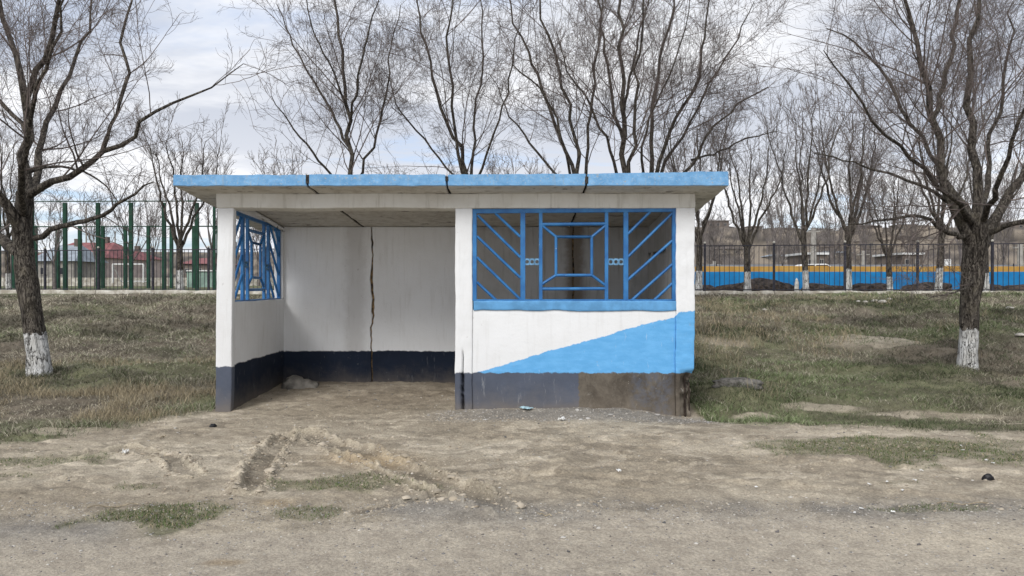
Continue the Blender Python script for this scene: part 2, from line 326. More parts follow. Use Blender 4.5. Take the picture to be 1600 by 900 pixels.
# stones: deformed octahedra
def stones(n, xr, yr, dens, size, pal, sub=1):
    x = RNG.uniform(*xr, n); y = RNG.uniform(*yr, n); k = RNG.random(n) < dens(x, y); x, y = x[k], y[k]; n = len(x)
    s = np.minimum(size*RNG.lognormal(0, .45, n), size*2.2); z = terr(x, y)
    b = np.array([(1, 0, 0), (0, 1, 0), (-1, 0, 0), (0, -1, 0), (.6, .6, .62), (-.6, .6, .5), (-.6, -.6, .65), (.6, -.6, .55), (0, 0, .8)], float)
    v = b[None]*(1+RNG.normal(0, .18, (n, 9, 3))); v *= s[:, None, None]*np.c_[RNG.uniform(.7, 1.3, n), RNG.uniform(.7, 1.2, n), RNG.uniform(.45, .9, n)][:, None, :]
    a = RNG.uniform(0, 6.28, n); ca, sa = np.cos(a)[:, None], np.sin(a)[:, None]
    v = np.stack([v[..., 0]*ca-v[..., 1]*sa, v[..., 0]*sa+v[..., 1]*ca, v[..., 2]], -1)+np.c_[x, y, z-.1*s][:, None, :]
    f = np.array([(0, 4, 7), (0, 1, 4), (1, 5, 4), (1, 2, 5), (2, 6, 5), (2, 3, 6), (3, 7, 6), (3, 0, 7), (4, 8, 7), (4, 5, 8), (5, 6, 8), (6, 7, 8)])
    c = np.asarray(pal)[RNG.integers(0, len(pal), n)]*(.75+.5*RNG.random((n, 1)))
    return v.reshape(-1, 3), (f[None]+np.arange(n)[:, None, None]*9).reshape(-1, 3), np.repeat(c[:, None], 9, 1).reshape(-1, 3)
pal = [(.3, .28, .25), (.36, .33, .29), (.24, .23, .22), (.42, .4, .36), (.33, .29, .24), (.13, .12, .115), (.5, .47, .42), (.1, .1, .1)]
dpal = [(.34, .29, .22), (.42, .365, .29), (.28, .235, .18), (.38, .33, .26)]
def rut_side(x, y):
    k = 0*x
    for pts, wd, dp in RUTS[:5]: k = np.maximum(k, np.exp(-((seg_dist(x, y, pts)[0]-wd)/(wd*.5))**2))
    return k
sp = [stones(16000, (-3.6, .3), (4.9, 7.7), rut_side, .0085, dpal),
      stones(9000, (-6, 6), (4.9, 8.6), lambda x, y: (1-grass_mask(x, y))*sst(fbm(x*2, y*3, 4, 90), .48, .62), .008, dpal),
      stones(700, (-3.4, .2), (5.0, 7.6), rut_side, .02, dpal),
      stones(24000, (-4.5, 4.5), (3.2, 5.15), lambda x, y: .35+.65*sst(y, 4.5, 4.95), .0042, pal[:6]),
      stones(1300, (-5, 5.5), (3.2, 5.3), lambda x, y: .45+0*x, .0075, pal),
      stones(1800, (-7, 7), (5.2, 9.0), lambda x, y: .5*(1-grass_mask(x, y)), .007, pal),
      stones(2200, (-.9, 2.5), (8.1, 8.8), lambda x, y: .6+0*x, .0065, pal[:5]),
      stones(90, (-1, 2.6), (8.2, 8.78), lambda x, y: .35+0*x, .015, [(.45, .43, .4), (.32, .3, .28)]),
      stones(400, (-3.3, -.7), (8.9, 11), lambda x, y: .5+0*x, .009, pal)]
off = 0; V, Fs, C_ = [], [], []
for v, f, c in sp: V.append(v); Fs.append(f+off); C_.append(c); off += len(v)
tag(mesh_np('gravel', np.vstack(V), np.vstack(Fs), M_STONE, cols=np.vstack(C_)), 'loose grey gravel and pebbles on road and dirt', 'gravel', kind='stuff')

# ---------------------------------------------------------------- bus shelter
YF = 8.83
X = lambda px: (px-800)/130.8
Z = lambda py: EYE-(py-HOR)/130.8
WHITE = (.74, .75, .76)
def plaster(name, white=WHITE, low=None, band=.52, blue=None, bare=False, dirty=.25, splash=.3, stain=None):
    m, t = mat_new(name); o = t.n('ShaderNodeTexCoord').outputs['Object']; sp_ = t.n('ShaderNodeSeparateXYZ', {0: o})
    x, z = sp_.outputs[0], sp_.outputs[2]
    big = t.noise(o, 1.6, 5, .6); mid = t.noise(o, 9, 5, .65); fine = t.noise(o, 60, 4, .6)
    streak = t.noise(t.mapv(o, (6, 6, .6)), 3, 5, .6)
    c = t.mix(t.m('MULTIPLY', t.ss(big, .38, .72), dirty), white, tuple(v*q for v, q in zip(white, (.7, .67, .62))))
    c = t.mix(t.m('MULTIPLY', t.ss(streak, .5, .74), dirty*1.2), c, tuple(v*q for v, q in zip(white, (.62, .6, .56))))
    c = t.mix(t.m('MULTIPLY', t.ss(fine, .64, .72), t.m('MULTIPLY', t.ss(mid, .52, .66), .55)), c, (.3, .27, .23))
    if stain is not None:
        sx_ = t.m('ABSOLUTE', t.m('SUBTRACT', t.m('ADD', x, t.m('MULTIPLY', t.m('SUBTRACT', mid, .5), .16)), stain[0]))
        c = t.mix(t.m('MULTIPLY', t.ss(sx_, stain[1], stain[1]*.25), stain[2]), c, (.16, .125, .09))
    zn = t.m('ADD', z, t.m('MULTIPLY', t.m('SUBTRACT', mid, .5), .075))
    if blue:
        fc = t.n('ShaderNodeFloatCurve'); cu = fc.mapping.curves[0]; pts = [((a+.6)/3.0, b/1.5) for a, b in blue]
        cu.points[0].location = pts[0]; cu.points[1].location = pts[-1]
        for q in pts[1:-1]: cu.points.new(*q)
        for q in cu.points: q.handle_type = 'VECTOR'
        fc.mapping.update(); t.t.links.new(t.m('DIVIDE', t.m('ADD', x, .6), 3.0), fc.inputs['Value'])
        zc = t.m('MULTIPLY', fc.outputs[0], 1.5)
        k = t.m('MULTIPLY', t.ss(t.m('SUBTRACT', zn, zc), .006, -.006), t.ss(x, -.44, -.42))
        bl = t.mix(t.ss(t.noise(t.mapv(o, (1, 1, 3)), 5, 5, .6), .35, .7), (.12, .37, .68), (.155, .43, .76))
        bl = t.mix(t.m('MULTIPLY', t.ss(t.noise(t.mapv(o, (8, 8, 2), (4, 0, 0)), 2.2, 5, .7), .62, .72), .5), bl, (.5, .62, .74))
        c = t.mix(k, c, bl)
    if low:
        lc = t.mix(t.ss(big, .35, .7), low, tuple(v*1.28 for v in low))
        lc = t.mix(t.m('MULTIPLY', t.ss(t.noise(t.mapv(o, (9, 9, 1.5)), 2.5, 5, .7), .6, .7), splash), lc, (.42, .43, .44))
        lc = t.mix(t.m('MULTIPLY', t.ss(t.m('ADD', z, t.m('MULTIPLY', mid, .14)), .22, .02), .45), lc, (.2, .165, .125))
        if bare:
            xb = t.m('ADD', x, t.m('MULTIPLY', t.m('SUBTRACT', t.noise(o, 7, 4, .7), .5), .14))
            br = t.mix(t.ss(t.noise(t.mapv(o, (1, 1, .7)), 4, 8, .75, .5), .32, .68), (.062, .052, .042), (.15, .13, .105))
            br = t.mix(t.m('MULTIPLY', t.ss(t.noise(o, 9, 8, .8, .4), .55, .68), .6), br, (.27, .25, .215))
            bl2 = t.m('MULTIPLY', t.m('MULTIPLY', t.ss(xb, 1.38, 1.5), t.ss(xb, 1.97, 1.86)), t.ss(t.noise(o, 13, 5, .7), .36, .6))
            br = t.mix(t.m('MULTIPLY', bl2, .55), br, (.1, .115, .15))
            lc = t.mix(t.ss(xb, .785, .80), lc, br)
        c = t.mix(t.ss(zn, band+.008, band-.008), c, lc)
    mud = t.m('MULTIPLY', t.ss(t.m('ADD', z, t.m('MULTIPLY', t.noise(o, 5, 5, .7), .5)), .62, .2), .28)
    c = t.mix(mud, c, (.25, .21, .165))
    chip = t.m('MULTIPLY', t.ss(t.noise(o, 16, 6, .75), .655, .67), t.ss(big, .45, .6)); c = t.mix(t.m('MULTIPLY', chip, .75), c, (.36, .34, .31))
    h = t.m('SUBTRACT', t.m('ADD', t.m('MULTIPLY', mid, .8), t.m('MULTIPLY', fine, .35)), t.m('MULTIPLY', chip, .3))
    finish(t, c, .88, h, .4, .015, .15); return m
BLUE_CURVE = [(-.6, .3), (-.43, .452), (.252, .661), (1.2, .921), (1.68, 1.066), (1.934, 1.115), (1.985, 1.18), (2.4, 1.235)]
GREYLOW = (.078, .09, .12); NAVY = (.013, .019, .034)
M_FRONT = plaster('front_paint', low=GREYLOW, band=.455, blue=BLUE_CURVE, bare=True, dirty=.14)
M_POST = plaster('post_paint', low=GREYLOW, band=.53, dirty=.25)
M_INNER = plaster('inner_paint', white=(.8, .81, .82), low=NAVY, band=.53, dirty=.2, splash=.12, stain=(-2.32, .22, .25))
M_INNER_R = plaster('inner_wall_right', white=(.5, .5, .5), low=NAVY, band=.53, dirty=.6, stain=(.93, .2, .8))  # right bay: greyer, blotchier base than the left bay's walls
M_SIDE = plaster('side_paint', low=NAVY, band=.54, dirty=.22, splash=.15)
M_BEAM = plaster('beam_paint', white=(.66, .65, .61), dirty=.55)
def roof_mat():
    m, t = mat_new('roof_paint'); o = t.n('ShaderNodeTexCoord').outputs['Object']
    nz = t.n('ShaderNodeSeparateXYZ', {0: t.n('ShaderNodeNewGeometry').outputs['True Normal']}).outputs[2]
    mid = t.noise(o, 8, 5, .65); fine = t.noise(o, 55, 4)
    bl = t.mix(t.ss(mid, .35, .7), (.13, .30, .52), (.2, .40, .64))
    bl = t.mix(t.m('MULTIPLY', t.ss(fine, .56, .7), .5), bl, (.42, .48, .52))
    bl = t.mix(t.m('MULTIPLY', t.ss(t.noise(t.mapv(o, (6, 6, .8)), 2.5, 5, .7), .56, .68), .45), bl, (.3, .36, .4))
    bl = t.mix(t.ss(t.noise(o, 20, 6, .75), .635, .65), bl, (.36, .35, .32))
    un = t.mix(t.ss(mid, .4, .75), (.56, .54, .49), (.4, .37, .32))
    un = t.mix(t.m('MULTIPLY', t.ss(t.noise(t.mapv(o, (1, 2.2, 1)), 3.2, 6, .7), .6, .63), .8), un, (.17, .15, .13))
    so_ = t.n('ShaderNodeSeparateXYZ', {0: o}); inner = t.m('MULTIPLY', t.m('GREATER_THAN', so_.outputs[1], -.34), t.m('LESS_THAN', t.m('ABSOLUTE', t.m('ADD', so_.outputs[0], .7)), 3.05))
    c = t.mix(inner, bl, (.09, .08, .07)); c = t.mix(t.ss(nz, -.45, -.55), c, un); c = t.mix(t.ss(nz, .6, .8), c, (.3, .29, .27))
    finish(t, c, .85, t.m('ADD', mid, t.m('MULTIPLY', fine, .4)), .5, .02, .2); return m
M_ROOF = roof_mat()
def metal_blue():
    m, t = mat_new('blue_gloss_paint'); o = t.n('ShaderNodeTexCoord').outputs['Object']
    c = t.mix(t.ss(t.noise(o, 5, 5, .6), .35, .7), (.015, .11, .31), (.035, .19, .44))
    c = t.mix(t.m('MULTIPLY', t.ss(t.noise(o, 28, 4, .6), .70, .74), .7), c, (.6, .68, .75))
    finish(t, c, .42, t.noise(o, 40, 4), .25, .005, .45); return m
M_BLUE = metal_blue()
M_SILL = simple('sill_blue', (.12, .33, .6), .15, 6, .7, .4, 30)
M_CRACK = simple('crumbled_filler', (.3, .2, .1), .5, 18, .95, .8, 60, c2=(.03, .025, .02))
M_CONC = simple('bare_concrete', (.27, .25, .22), .3, 7, .92, .7, 35)
from mathutils import noise as mn
def rough_box(name, x0, x1, y0, y1, z0, z1, mat, parent, res=.09, amp=.005, bev=.012, shape=None, amp2=.002, seed=0):
    bm = bmesh.new(); bx(bm, x0, x1, y0, y1, z0, z1)
    bmesh.ops.bevel(bm, geom=bm.edges[:], offset=bev, segments=2, affect='EDGES', profile=.6)
    for ax, (a, b) in enumerate(((x0, x1), (y0, y1), (z0, z1))):
        n = int((b-a)/res); nv = Vector([1 if i == ax else 0 for i in range(3)])
        for i in range(1, n+1):
            co = Vector((x0, y0, z0)); co[ax] = a+(b-a)*i/(n+1)
            bmesh.ops.bisect_plane(bm, geom=bm.verts[:]+bm.edges[:]+bm.faces[:], plane_co=co, plane_no=nv)
    for v in bm.verts:
        p = v.co.copy()+Vector((seed*3.1, seed, 0))
        d = mn.noise_vector(p*1.3)*amp*1.6+mn.noise_vector(p*7)*amp2*1.6+mn.noise_vector(p*22)*amp2
        v.co += d
        if shape: shape(v)
    o = bm_obj(name, bm, mat, parent, smooth=True); return o
sh = tag(empty('bus_shelter', (0, YF, 0)), 'old concrete roadside bus shelter painted white and blue with a flat slab roof', 'bus shelter')
SL = .105; DB = 2.12; ZS = 2.596                         # roof fall, inner depth, slab underside at the front plane
def under(y): return ZS-SL*y
xL0, xL1, xM0, xM1, xR0, xR1 = X(340), X(365), X(711), X(738), X(1056), X(1085)
def lean_left(v):
    k = (2.5-v.co.z)/2.5
    v.co.x -= .035*k
rough_box('post', xL0, xL1, 0, .1, -.15, ZS-.17, M_POST, sh, shape=lean_left, res=.07)
def slot(v):                                             # narrow crack up the lower part of the middle post
    p = v.co; c = X(723.5)
    if p.z < .72 and abs(p.x-c) < .004: p.y += .13*float(sst(.72-p.z, 0, .05)); p.x += .012*mn.noise(Vector((0, 0, p.z*9)))
    elif p.z < .46 and abs(p.x-c) < .012: p.y += .1*float(sst(.46-p.z, 0, .04))*(.6+.8*mn.noise(p*30))
def mid_post():
    bm = bmesh.new(); bx(bm, xM0, xM1, -.004, .2, -.15, ZS-.17)
    bmesh.ops.bevel(bm, geom=bm.edges[:], offset=.012, segments=2, affect='EDGES', profile=.6)
    xs = [xM0+.05, X(723.5)-.03, X(723.5)-.009, X(723.5), X(723.5)+.009, X(723.5)+.03, xM1-.05]
    for q in xs: bmesh.ops.bisect_plane(bm, geom=bm.verts[:]+bm.edges[:]+bm.faces[:], plane_co=(q, 0, 0), plane_no=(1, 0, 0))
    for q in np.arange(-.1, ZS-.2, .035): bmesh.ops.bisect_plane(bm, geom=bm.verts[:]+bm.edges[:]+bm.faces[:], plane_co=(0, 0, q), plane_no=(0, 0, 1))
    for v in bm.verts:
        if v.co.y < .05: slot(v)
        v.co += mn.noise_vector(v.co*1.3)*.008+mn.noise_vector(v.co*7)*.004+mn.noise_vector(v.co*22)*.0028
    bm_obj('post', bm, M_FRONT, sh, smooth=True)
mid_post()
def broken(v):                                           # spalled foot of the right corner post
    p = v.co
    if p.z < .5 and p.x > X(1064):
        k = min(1, (.5-p.z)/.1); n = mn.noise(p*11)*.5+.5
        p.y += k*(.02+.17*n*(1 if p.x > X(1070) else .4)); p.x -= k*.07*n*(p.x > X(1080))
rough_box('post', xR0, xR1, -.01, .2, -.25, ZS-.17, M_FRONT, sh, res=.024, amp2=.004, shape=broken)
bm = bmesh.new(); rod(bm, (X(1072), .045, -.1), (X(1071), .04, .40), .012, 8); rod(bm, (X(1079), .06, -.1), (X(1078), .05, .34), .009, 8); bm_obj('broken_foot_rods', bm, simple('dark_rods', (.05, .036, .028), .4, 20, .9, .5), sh)  # dark, wood-like rods in the spalled foot of the right post
rough_box('front_panel', xM1-.001, xR0+.001, .012, .13, -.25, Z(484), M_FRONT, sh, res=.06, amp=.006)
def beam_shape(v): v.co.z -= SL*max(v.co.y, 0)
rough_box('beam', xL0-.005, xR1+.005, -.018, .17, ZS-.172, ZS+.004, M_BEAM, sh, res=.07, amp=.006, shape=beam_shape)
# sill under the front grille
def sill_shape(v):
    if v.co.z < Z(480): v.co.z += .025*mn.noise(v.co*3)
rough_box('sill', xM1+.012, xR0+.004, -.006, .14, Z(485), Z(470), M_SILL, sh, res=.04, amp=.003, shape=sill_shape)
def top_shape(v): v.co.z -= (SL if v.co.z > 2.5 else .045)*max(v.co.y, 0)
# side walls (left with an opening, right solid)
yo0, yo1, zo0, zo1 = .11, 2.06, 1.30, 2.44
xa, xb_ = xL0+.012, X(359)
rough_box('side_wall', xa, xb_, .1, DB+.02, -.15, zo0, M_SIDE, sh, res=.07, shape=lambda v: setattr(v.co, 'x', v.co.x-.02*max(0, 1.3-v.co.z)/1.3))
rough_box('side_wall', xa, xb_, yo1, DB+.02, zo0+.002, 2.37, M_SIDE, sh, res=.08)
rough_box('side_wall', xa, xb_, .1, DB+.02, zo1+.002, 2.575, M_SIDE, sh, res=.08, shape=top_shape)
M_SIDE_R = plaster('side_wall_right', white=(.5, .5, .5), low=NAVY, band=.54, dirty=.6)  # same greyer base as the right half of the back wall
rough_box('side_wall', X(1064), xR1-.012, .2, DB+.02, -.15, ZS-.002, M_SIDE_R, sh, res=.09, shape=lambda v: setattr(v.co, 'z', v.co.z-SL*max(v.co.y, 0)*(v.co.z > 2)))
# back wall panels with wobbling joints
kB = (YF+DB)/F
jx = [X(340)+.0, (581-800)*kB, (738-800)*kB, (896-800)*kB, xR1]
def wob(z, s): return .03*mn.noise(Vector((s*5, 0, z*2.2)))+.02*mn.noise(Vector((s*9, 3, z*11)))
for i in range(4):
    g0 = .009 if i else 0; g1 = .009 if i < 3 else 0
    def shp(v, i=i):
        a, b = jx[i], jx[i+1]
        if i and v.co.x < a+.03:
            v.co.x += wob(v.co.z, i)+(.02*max(0, math.sin((v.co.z-.9)*3)) if i == 1 else 0)
        if i < 3 and v.co.x > b-.03: v.co.x += wob(v.co.z, i+1)-.03*max(0, mn.noise(Vector((i*4.7, 2, v.co.z*4)))+.05)
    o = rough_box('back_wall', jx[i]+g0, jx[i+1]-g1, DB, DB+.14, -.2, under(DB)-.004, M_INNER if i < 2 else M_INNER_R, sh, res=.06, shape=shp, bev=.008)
for i in (1, 2, 3):
    bm = bmesh.new(); bx(bm, jx[i]-.07, jx[i]+.07, DB+.03, DB+.1, -.1, 2.33); bm_obj('joint_filler', bm, M_CRACK, sh)
# roof slabs
df = -.39; jf = [-3.87, X(800)-2.335, -.745, .85, 2.475]; jb = [-3.87, -2.2, -.68, .87, 2.475]
tops = [(2.765, 2.765), (2.77, 2.768), (2.768, 2.776), (2.776, 2.803)]
for i in range(4):
    def shp(v, i=i):
        y = v.co.y; t = (y-df)/(DB+.35-df); a = jf[i]*(1-t)+jb[i]*t; b = jf[i+1]*(1-t)+jb[i+1]*t
        u = v.co.x; hi = v.co.z > .5
        g = .011
        x = a+(g if i else 0)+(b-a-(g if i < 3 else 0)-(g if i else 0))*u
        n = .016*mn.noise(Vector((x*4, i*7, 0))); top = tops[i][0]*(1-u)+tops[i][1]*u
        z0 = under(y) + (0.001*i)
        v.co.z = z0+(v.co.z-0)*(top-2.637)+(n*.5 if hi else n*.3)
        v.co.x = x+.012*mn.noise(Vector((y*5, v.co.z*3, i*3+u*9)))*(1 if (u < .02 or u > .98) else 0)
    bm = bmesh.new(); bx(bm, 0, 1, df, DB+.35, 0, 1)
    for ax, n in ((0, 24), (1, 34), (2, 2)):
        nv = Vector([1 if q == ax else 0 for q in range(3)])
        for k in range(1, n+1):
            co = Vector((0, df, 0)); co[ax] += ((1, DB+.35-df, 1)[ax])*k/(n+1)
            bmesh.ops.bisect_plane(bm, geom=bm.verts[:]+bm.edges[:]+bm.faces[:], plane_co=co, plane_no=nv)
    for v in bm.verts:
        shp(v); v.co += mn.noise_vector(v.co*6)*.004+mn.noise_vector(v.co*19)*.0035
    bmesh.ops.bevel(bm, geom=[e for e in bm.edges if len(e.link_faces) == 2 and e.calc_face_angle(0) > .9], offset=.007, segments=2, affect='EDGES')
    bm_obj('roof_slab', bm, M_ROOF, sh)
M_MORTAR = simple('joint_mortar', (.05, .045, .04), .4, 25, .95, .8, 70, c2=(.02, .018, .016))   # dark mortar left in the slab joints
for i in (1, 2, 3):
    bm = bmesh.new()
    a = Vector((jf[i], df+.03, under(df)+.055)); b = Vector((jb[i], DB+.2, under(DB)+.045))
    for k in range(14):
        p = a.lerp(b, k/14); q = a.lerp(b, (k+1)/14); r = .03+.006*mn.noise(p*9); rod(bm, p, q, r, 7)
    bx(bm, jf[i]-.016, jf[i]+.02, df-.004, df+.08, under(df)+(.03 if i != 2 else .06), 2.745+(.02 if i == 1 else 0))
    bm_obj('joint_mortar', bm, M_MORTAR, sh)
# grilles
def grille(name, parent, pos, flip=False):
    """pos(u, z) -> point; u runs 0..1 over the opening, z in photo rows of the front window"""
    g = empty(name); g.parent = parent; tag(g)
    U = lambda px: (px-738)/318.5
    def uu(px): u = U(px); return 1-u if flip else u
    def vz(py): return (470-py)/143.0
    def tube(nm, pts, r=.018):
        bm = bmesh.new()
        for a, b in zip(pts[:-1], pts[1:]): rod(bm, pos(uu(a[0]), vz(a[1])), pos(uu(b[0]), vz(b[1])), r, 12)
        for a in pts[1:-1]: bmesh.ops.create_icosphere(bm, subdivisions=2, radius=r*1.03, matrix=Matrix.Translation(pos(uu(a[0]), vz(a[1]))))
        return bm_obj(nm, bm, M_BLUE, g, smooth=False)
    def flat(nm, a, b, w_, th=.035):
        bm = bmesh.new(); p, q = Vector(pos(uu(a[0]), vz(a[1]))), Vector(pos(uu(b[0]), vz(b[1]))); d = (q-p).normalized()
        nrm = (Vector(pos(1, .5))-Vector(pos(0, .5))).cross(Vector((0, 0, 1))).normalized(); s = d.cross(nrm).normalized()
        vs = []
        for e in (p, q):
            for i, j in ((-1, -1), (1, -1), (1, 1), (-1, 1)): vs.append(bm.verts.new(e+s*w_/2*i+nrm*th/2*j))
        for f in ((0, 1, 2, 3), (7, 6, 5, 4), (0, 4, 5, 1), (1, 5, 6, 2), (2, 6, 7, 3), (3, 7, 4, 0)): bm.faces.new([vs[i] for i in f])
        bmesh.ops.recalc_face_normals(bm, faces=bm.faces[:])
        bmesh.ops.bevel(bm, geom=bm.edges[:], offset=.003, segments=1, affect='EDGES'); return bm_obj(nm, bm, M_BLUE, g)
    flat('frame', (741.5, 470), (741.5, 327.5), .05, .05); flat('frame', (1053.5, 470), (1053.5, 325), .045, .05)
    flat('frame', (738, 330), (1056, 327.5), .052, .047); flat('frame', (738, 469), (1056, 469), .02, .044)
    for px, ww in ((817, .058), (978.3, .058)): flat('bar', (px, 470), (px, 328), ww, .04)
    for px in (845, 948): flat('bar', (px, 470), (px, 328), .042, .038)
    for a, b in (((774, 333), (813, 370)), ((746, 336), (813, 402)), ((745, 369), (813, 434)), ((745, 402), (813, 468)), ((745, 441), (775, 469)),
                 ((982, 365), (1016, 331)), ((982, 401), (1051, 333)), ((982, 437), (1051, 376)), ((987, 470), (1051, 413)), ((1022, 470), (1051, 443))): tube('diagonal_bar', [a, b], .017)
    tube('centre_bar', [(847, 350.5), (947, 349.5)], .021); tube('centre_bar', [(847, 451.5), (947, 451)], .019)
    tube('centre_square', [(869, 370), (925, 370), (925, 430), (869, 430), (869, 370), (925, 370)], .018)
    for a, b in (((847, 352), (869, 370)), ((947, 352), (925, 370)), ((847, 444), (869, 430)), ((948, 447), (925, 430))): tube('centre_strut', [a, b], .017)
    for a, b in ((820, 843), (950.5, 975)):
        nrm = (Vector(pos(1, .5))-Vector(pos(0, .5))).cross(Vector((0, 0, 1))).normalized(); bm = bmesh.new()
        for k in range(3):                               # ornament strip of three rings
            c = Vector(pos(uu(a+(b-a)*(k+.5)/3), vz(409))); R0, R1 = .021, .032; N = 16; ring = []
            ex = (Vector(pos(1, .5))-Vector(pos(0, .5))).normalized()
            for q in range(N):
                an = 2*math.pi*q/N; u_ = ex*math.cos(an)+Vector((0, 0, 1))*math.sin(an)
                # outer boundary is the square cell, inner one the hole
                sc = min(.031/max(abs(math.cos(an)), 1e-6), .04/max(abs(math.sin(an)), 1e-6))
                ring.append([bm.verts.new(c+u_*R0+nrm*.012), bm.verts.new(c+u_*sc+nrm*.012), bm.verts.new(c+u_*sc-nrm*.012), bm.verts.new(c+u_*R0-nrm*.012)])
            for q in range(N):
                A, B = ring[q], ring[(q+1) % N]
                for i in range(4): bm.faces.new([A[i], A[(i+1) % 4], B[(i+1) % 4], B[i]])
        bmesh.ops.recalc_face_normals(bm, faces=bm.faces[:]); bm_obj('ring_plate', bm, M_PLATE, g)
    return g
M_PLATE = simple('faded_blue_plate', (.14, .3, .48), .2, 12, .6, .3)
fx0, fx1, fz0, fh = X(738), X(1056.5), Z(470), 143/130.8
grille('window_grille', sh, lambda u, v: (fx0+(fx1-fx0)*u, .03, fz0+fh*v))
# the side one has its chevrons turned the other way: outer bays swapped by mirroring each bay
g2 = grille('window_grille', sh, lambda u, v: (xL0+.085, yo0-.01+(yo1-yo0+.02)*(u), zo0+(zo1-.045*(yo0+(yo1-yo0)*u)-zo0)*v))
for o in [c for c in g2.children if c.name.startswith('diagonal_bar')]:
    for vv in o.data.vertices: vv.co.z = zo0+zo1-.045*vv.co.y-vv.co.z
sh['label'] = 'old concrete roadside bus shelter painted white and blue with a flat slab roof'

# concrete lump in the back corner
def lump(name, loc, size, mat, seed, flat=1.0, label=None, cat='rock', group=None, sub=4, am=.35):
    bm = bmesh.new(); bmesh.ops.create_icosphere(bm, subdivisions=sub, radius=1)
    for v in bm.verts:
        p = v.co.copy(); n = mn.noise(p*1.3+Vector((seed*7, 0, 0)))*am+mn.noise(p*3.5+Vector((seed, 5, 0)))*am*.4+mn.noise(p*9+Vector((seed, 5, 3)))*am*.15
        v.co = p*(1+n); v.co.z = max(v.co.z, -.25)
        v.co = Vector((v.co.x*size[0], v.co.y*size[1], v.co.z*size[2]))
    o = bm_obj(name, bm, mat, smooth=True); o.location = loc; tag(o, label, cat, group); return o
lump('concrete_lump', (-3.05, YF+1.78, .02), (.27, .24, .17), M_CONC, 3, label='dusty rounded concrete lump on the dirt floor in the shelter\'s back left corner', cat='concrete lump')
gx = lambda px, py: G(px, py)
lump('concrete_lump', (3.05, 10.0, float(terr(3.05, 10.0))-.02), (.36, .22, .1), simple('dark_rubble', (.17, .16, .145), .4, 9, .95, .9, 25, .03), 8, label='grey concrete rubble lump in the grass just right of the shelter', cat='concrete lump')
k = 0
for px, d, s in ((1352, 21.5, .1), (1366, 21.8, .14), (1379, 21.2, .16), (1341, 21.4, .09), (1390, 21.9, .12), (1358, 22.4, .1)):
    s *= .6; x = (px-800)*d/F; lump('stone', (x, d, float(terr(x, d))+.03), (s*1.3, s, s*.8), simple('pale_rubble', (.5, .47, .42), .3, 9, .9, .5) if k == 0 else bpy.data.materials['pale_rubble'], k+20,
         label='pale rubble stone in the small heap on the grass left of the right tree', cat='stone', group='rubble stones heaped on the grass bank', sub=2); k += 1
MP = bpy.data.materials['pale_rubble']
for px, d, s, lb in ((1541, 17.5, .11, 'pale flat stone in grass just right of the whitewashed right trunk'), (1578, 19, .13, 'pale stone in grass near the right edge, farther back'),
                     (1594, 14.6, .12, 'pale stone in grass at the far right, nearer the road'), (1195, 20.3, .1, 'small pale stone in grass between shelter and rubble heap'), (1493, 22.5, .13, 'pale stone in grass left of the right trunk below the fence')):
    x = (px-800)*d/F; s *= .6; lump('stone', (x, d, float(terr(x, d))+.03), (s*1.4, s, s*.6), MP, k+20, label=lb, cat='stone', sub=2); k += 1

# ---------------------------------------------------------------- trees
def norm(v): return v/np.maximum(np.linalg.norm(v, axis=-1, keepdims=True), 1e-9)
def tubes(Pn, Rn, Sd):
    """Pn (N,K,3) centre lines, Rn (N,K) radii -> verts, quads"""
    N, K, _ = Pn.shape; T = np.empty_like(Pn); T[:, 1:-1] = Pn[:, 2:]-Pn[:, :-2]; T[:, 0] = Pn[:, 1]-Pn[:, 0]; T[:, -1] = Pn[:, -1]-Pn[:, -2]; T = norm(T)
    mean = norm(Pn[:, -1]-Pn[:, 0]); ax = np.where(np.abs(mean[:, 2:3]) < .8, np.array([[0, 0, 1.]]), np.array([[1., 0, 0]])); ref = norm(np.cross(mean, ax))[:, None, :]
    U = norm(ref-T*np.sum(ref*T, -1, keepdims=True)); B = np.cross(T, U); a = np.arange(Sd)*2*np.pi/Sd
    V = Pn[:, :, None]+Rn[:, :, None, None]*(U[:, :, None]*np.cos(a)[None, None, :, None]+B[:, :, None]*np.sin(a)[None, None, :, None])
    i = np.arange(N*K*Sd).reshape(N, K, Sd); j = np.roll(i, -1, 2)
    return V.reshape(-1, 3), np.stack([i[:, :-1], j[:, :-1], j[:, 1:], i[:, 1:]], -1).reshape(-1, 4)
def path(pts, K):
    """smooth resample of rows (x,y,z,r)"""
    p = np.array(pts, float); s = np.r_[0, np.cumsum(np.linalg.norm(np.diff(p[:, :3], axis=0), axis=1))]; t = np.linspace(0, s[-1], K)
    n = len(p); out = np.empty((K, p.shape[1]))
    m = np.gradient(p, s, axis=0) if n > 2 else np.repeat((p[1:]-p[:1])/s[-1], n, 0)
    k = np.clip(np.searchsorted(s, t, side='right')-1, 0, n-2); h = (s[k+1]-s[k])[:, None]; u = ((t-s[k])/(s[k+1]-s[k]))[:, None]
    return (2*u**3-3*u**2+1)*p[k]+(u**3-2*u**2+u)*h*m[k]+(-2*u**3+3*u**2)*p[k+1]+(u**3-u**2)*h*m[k+1]
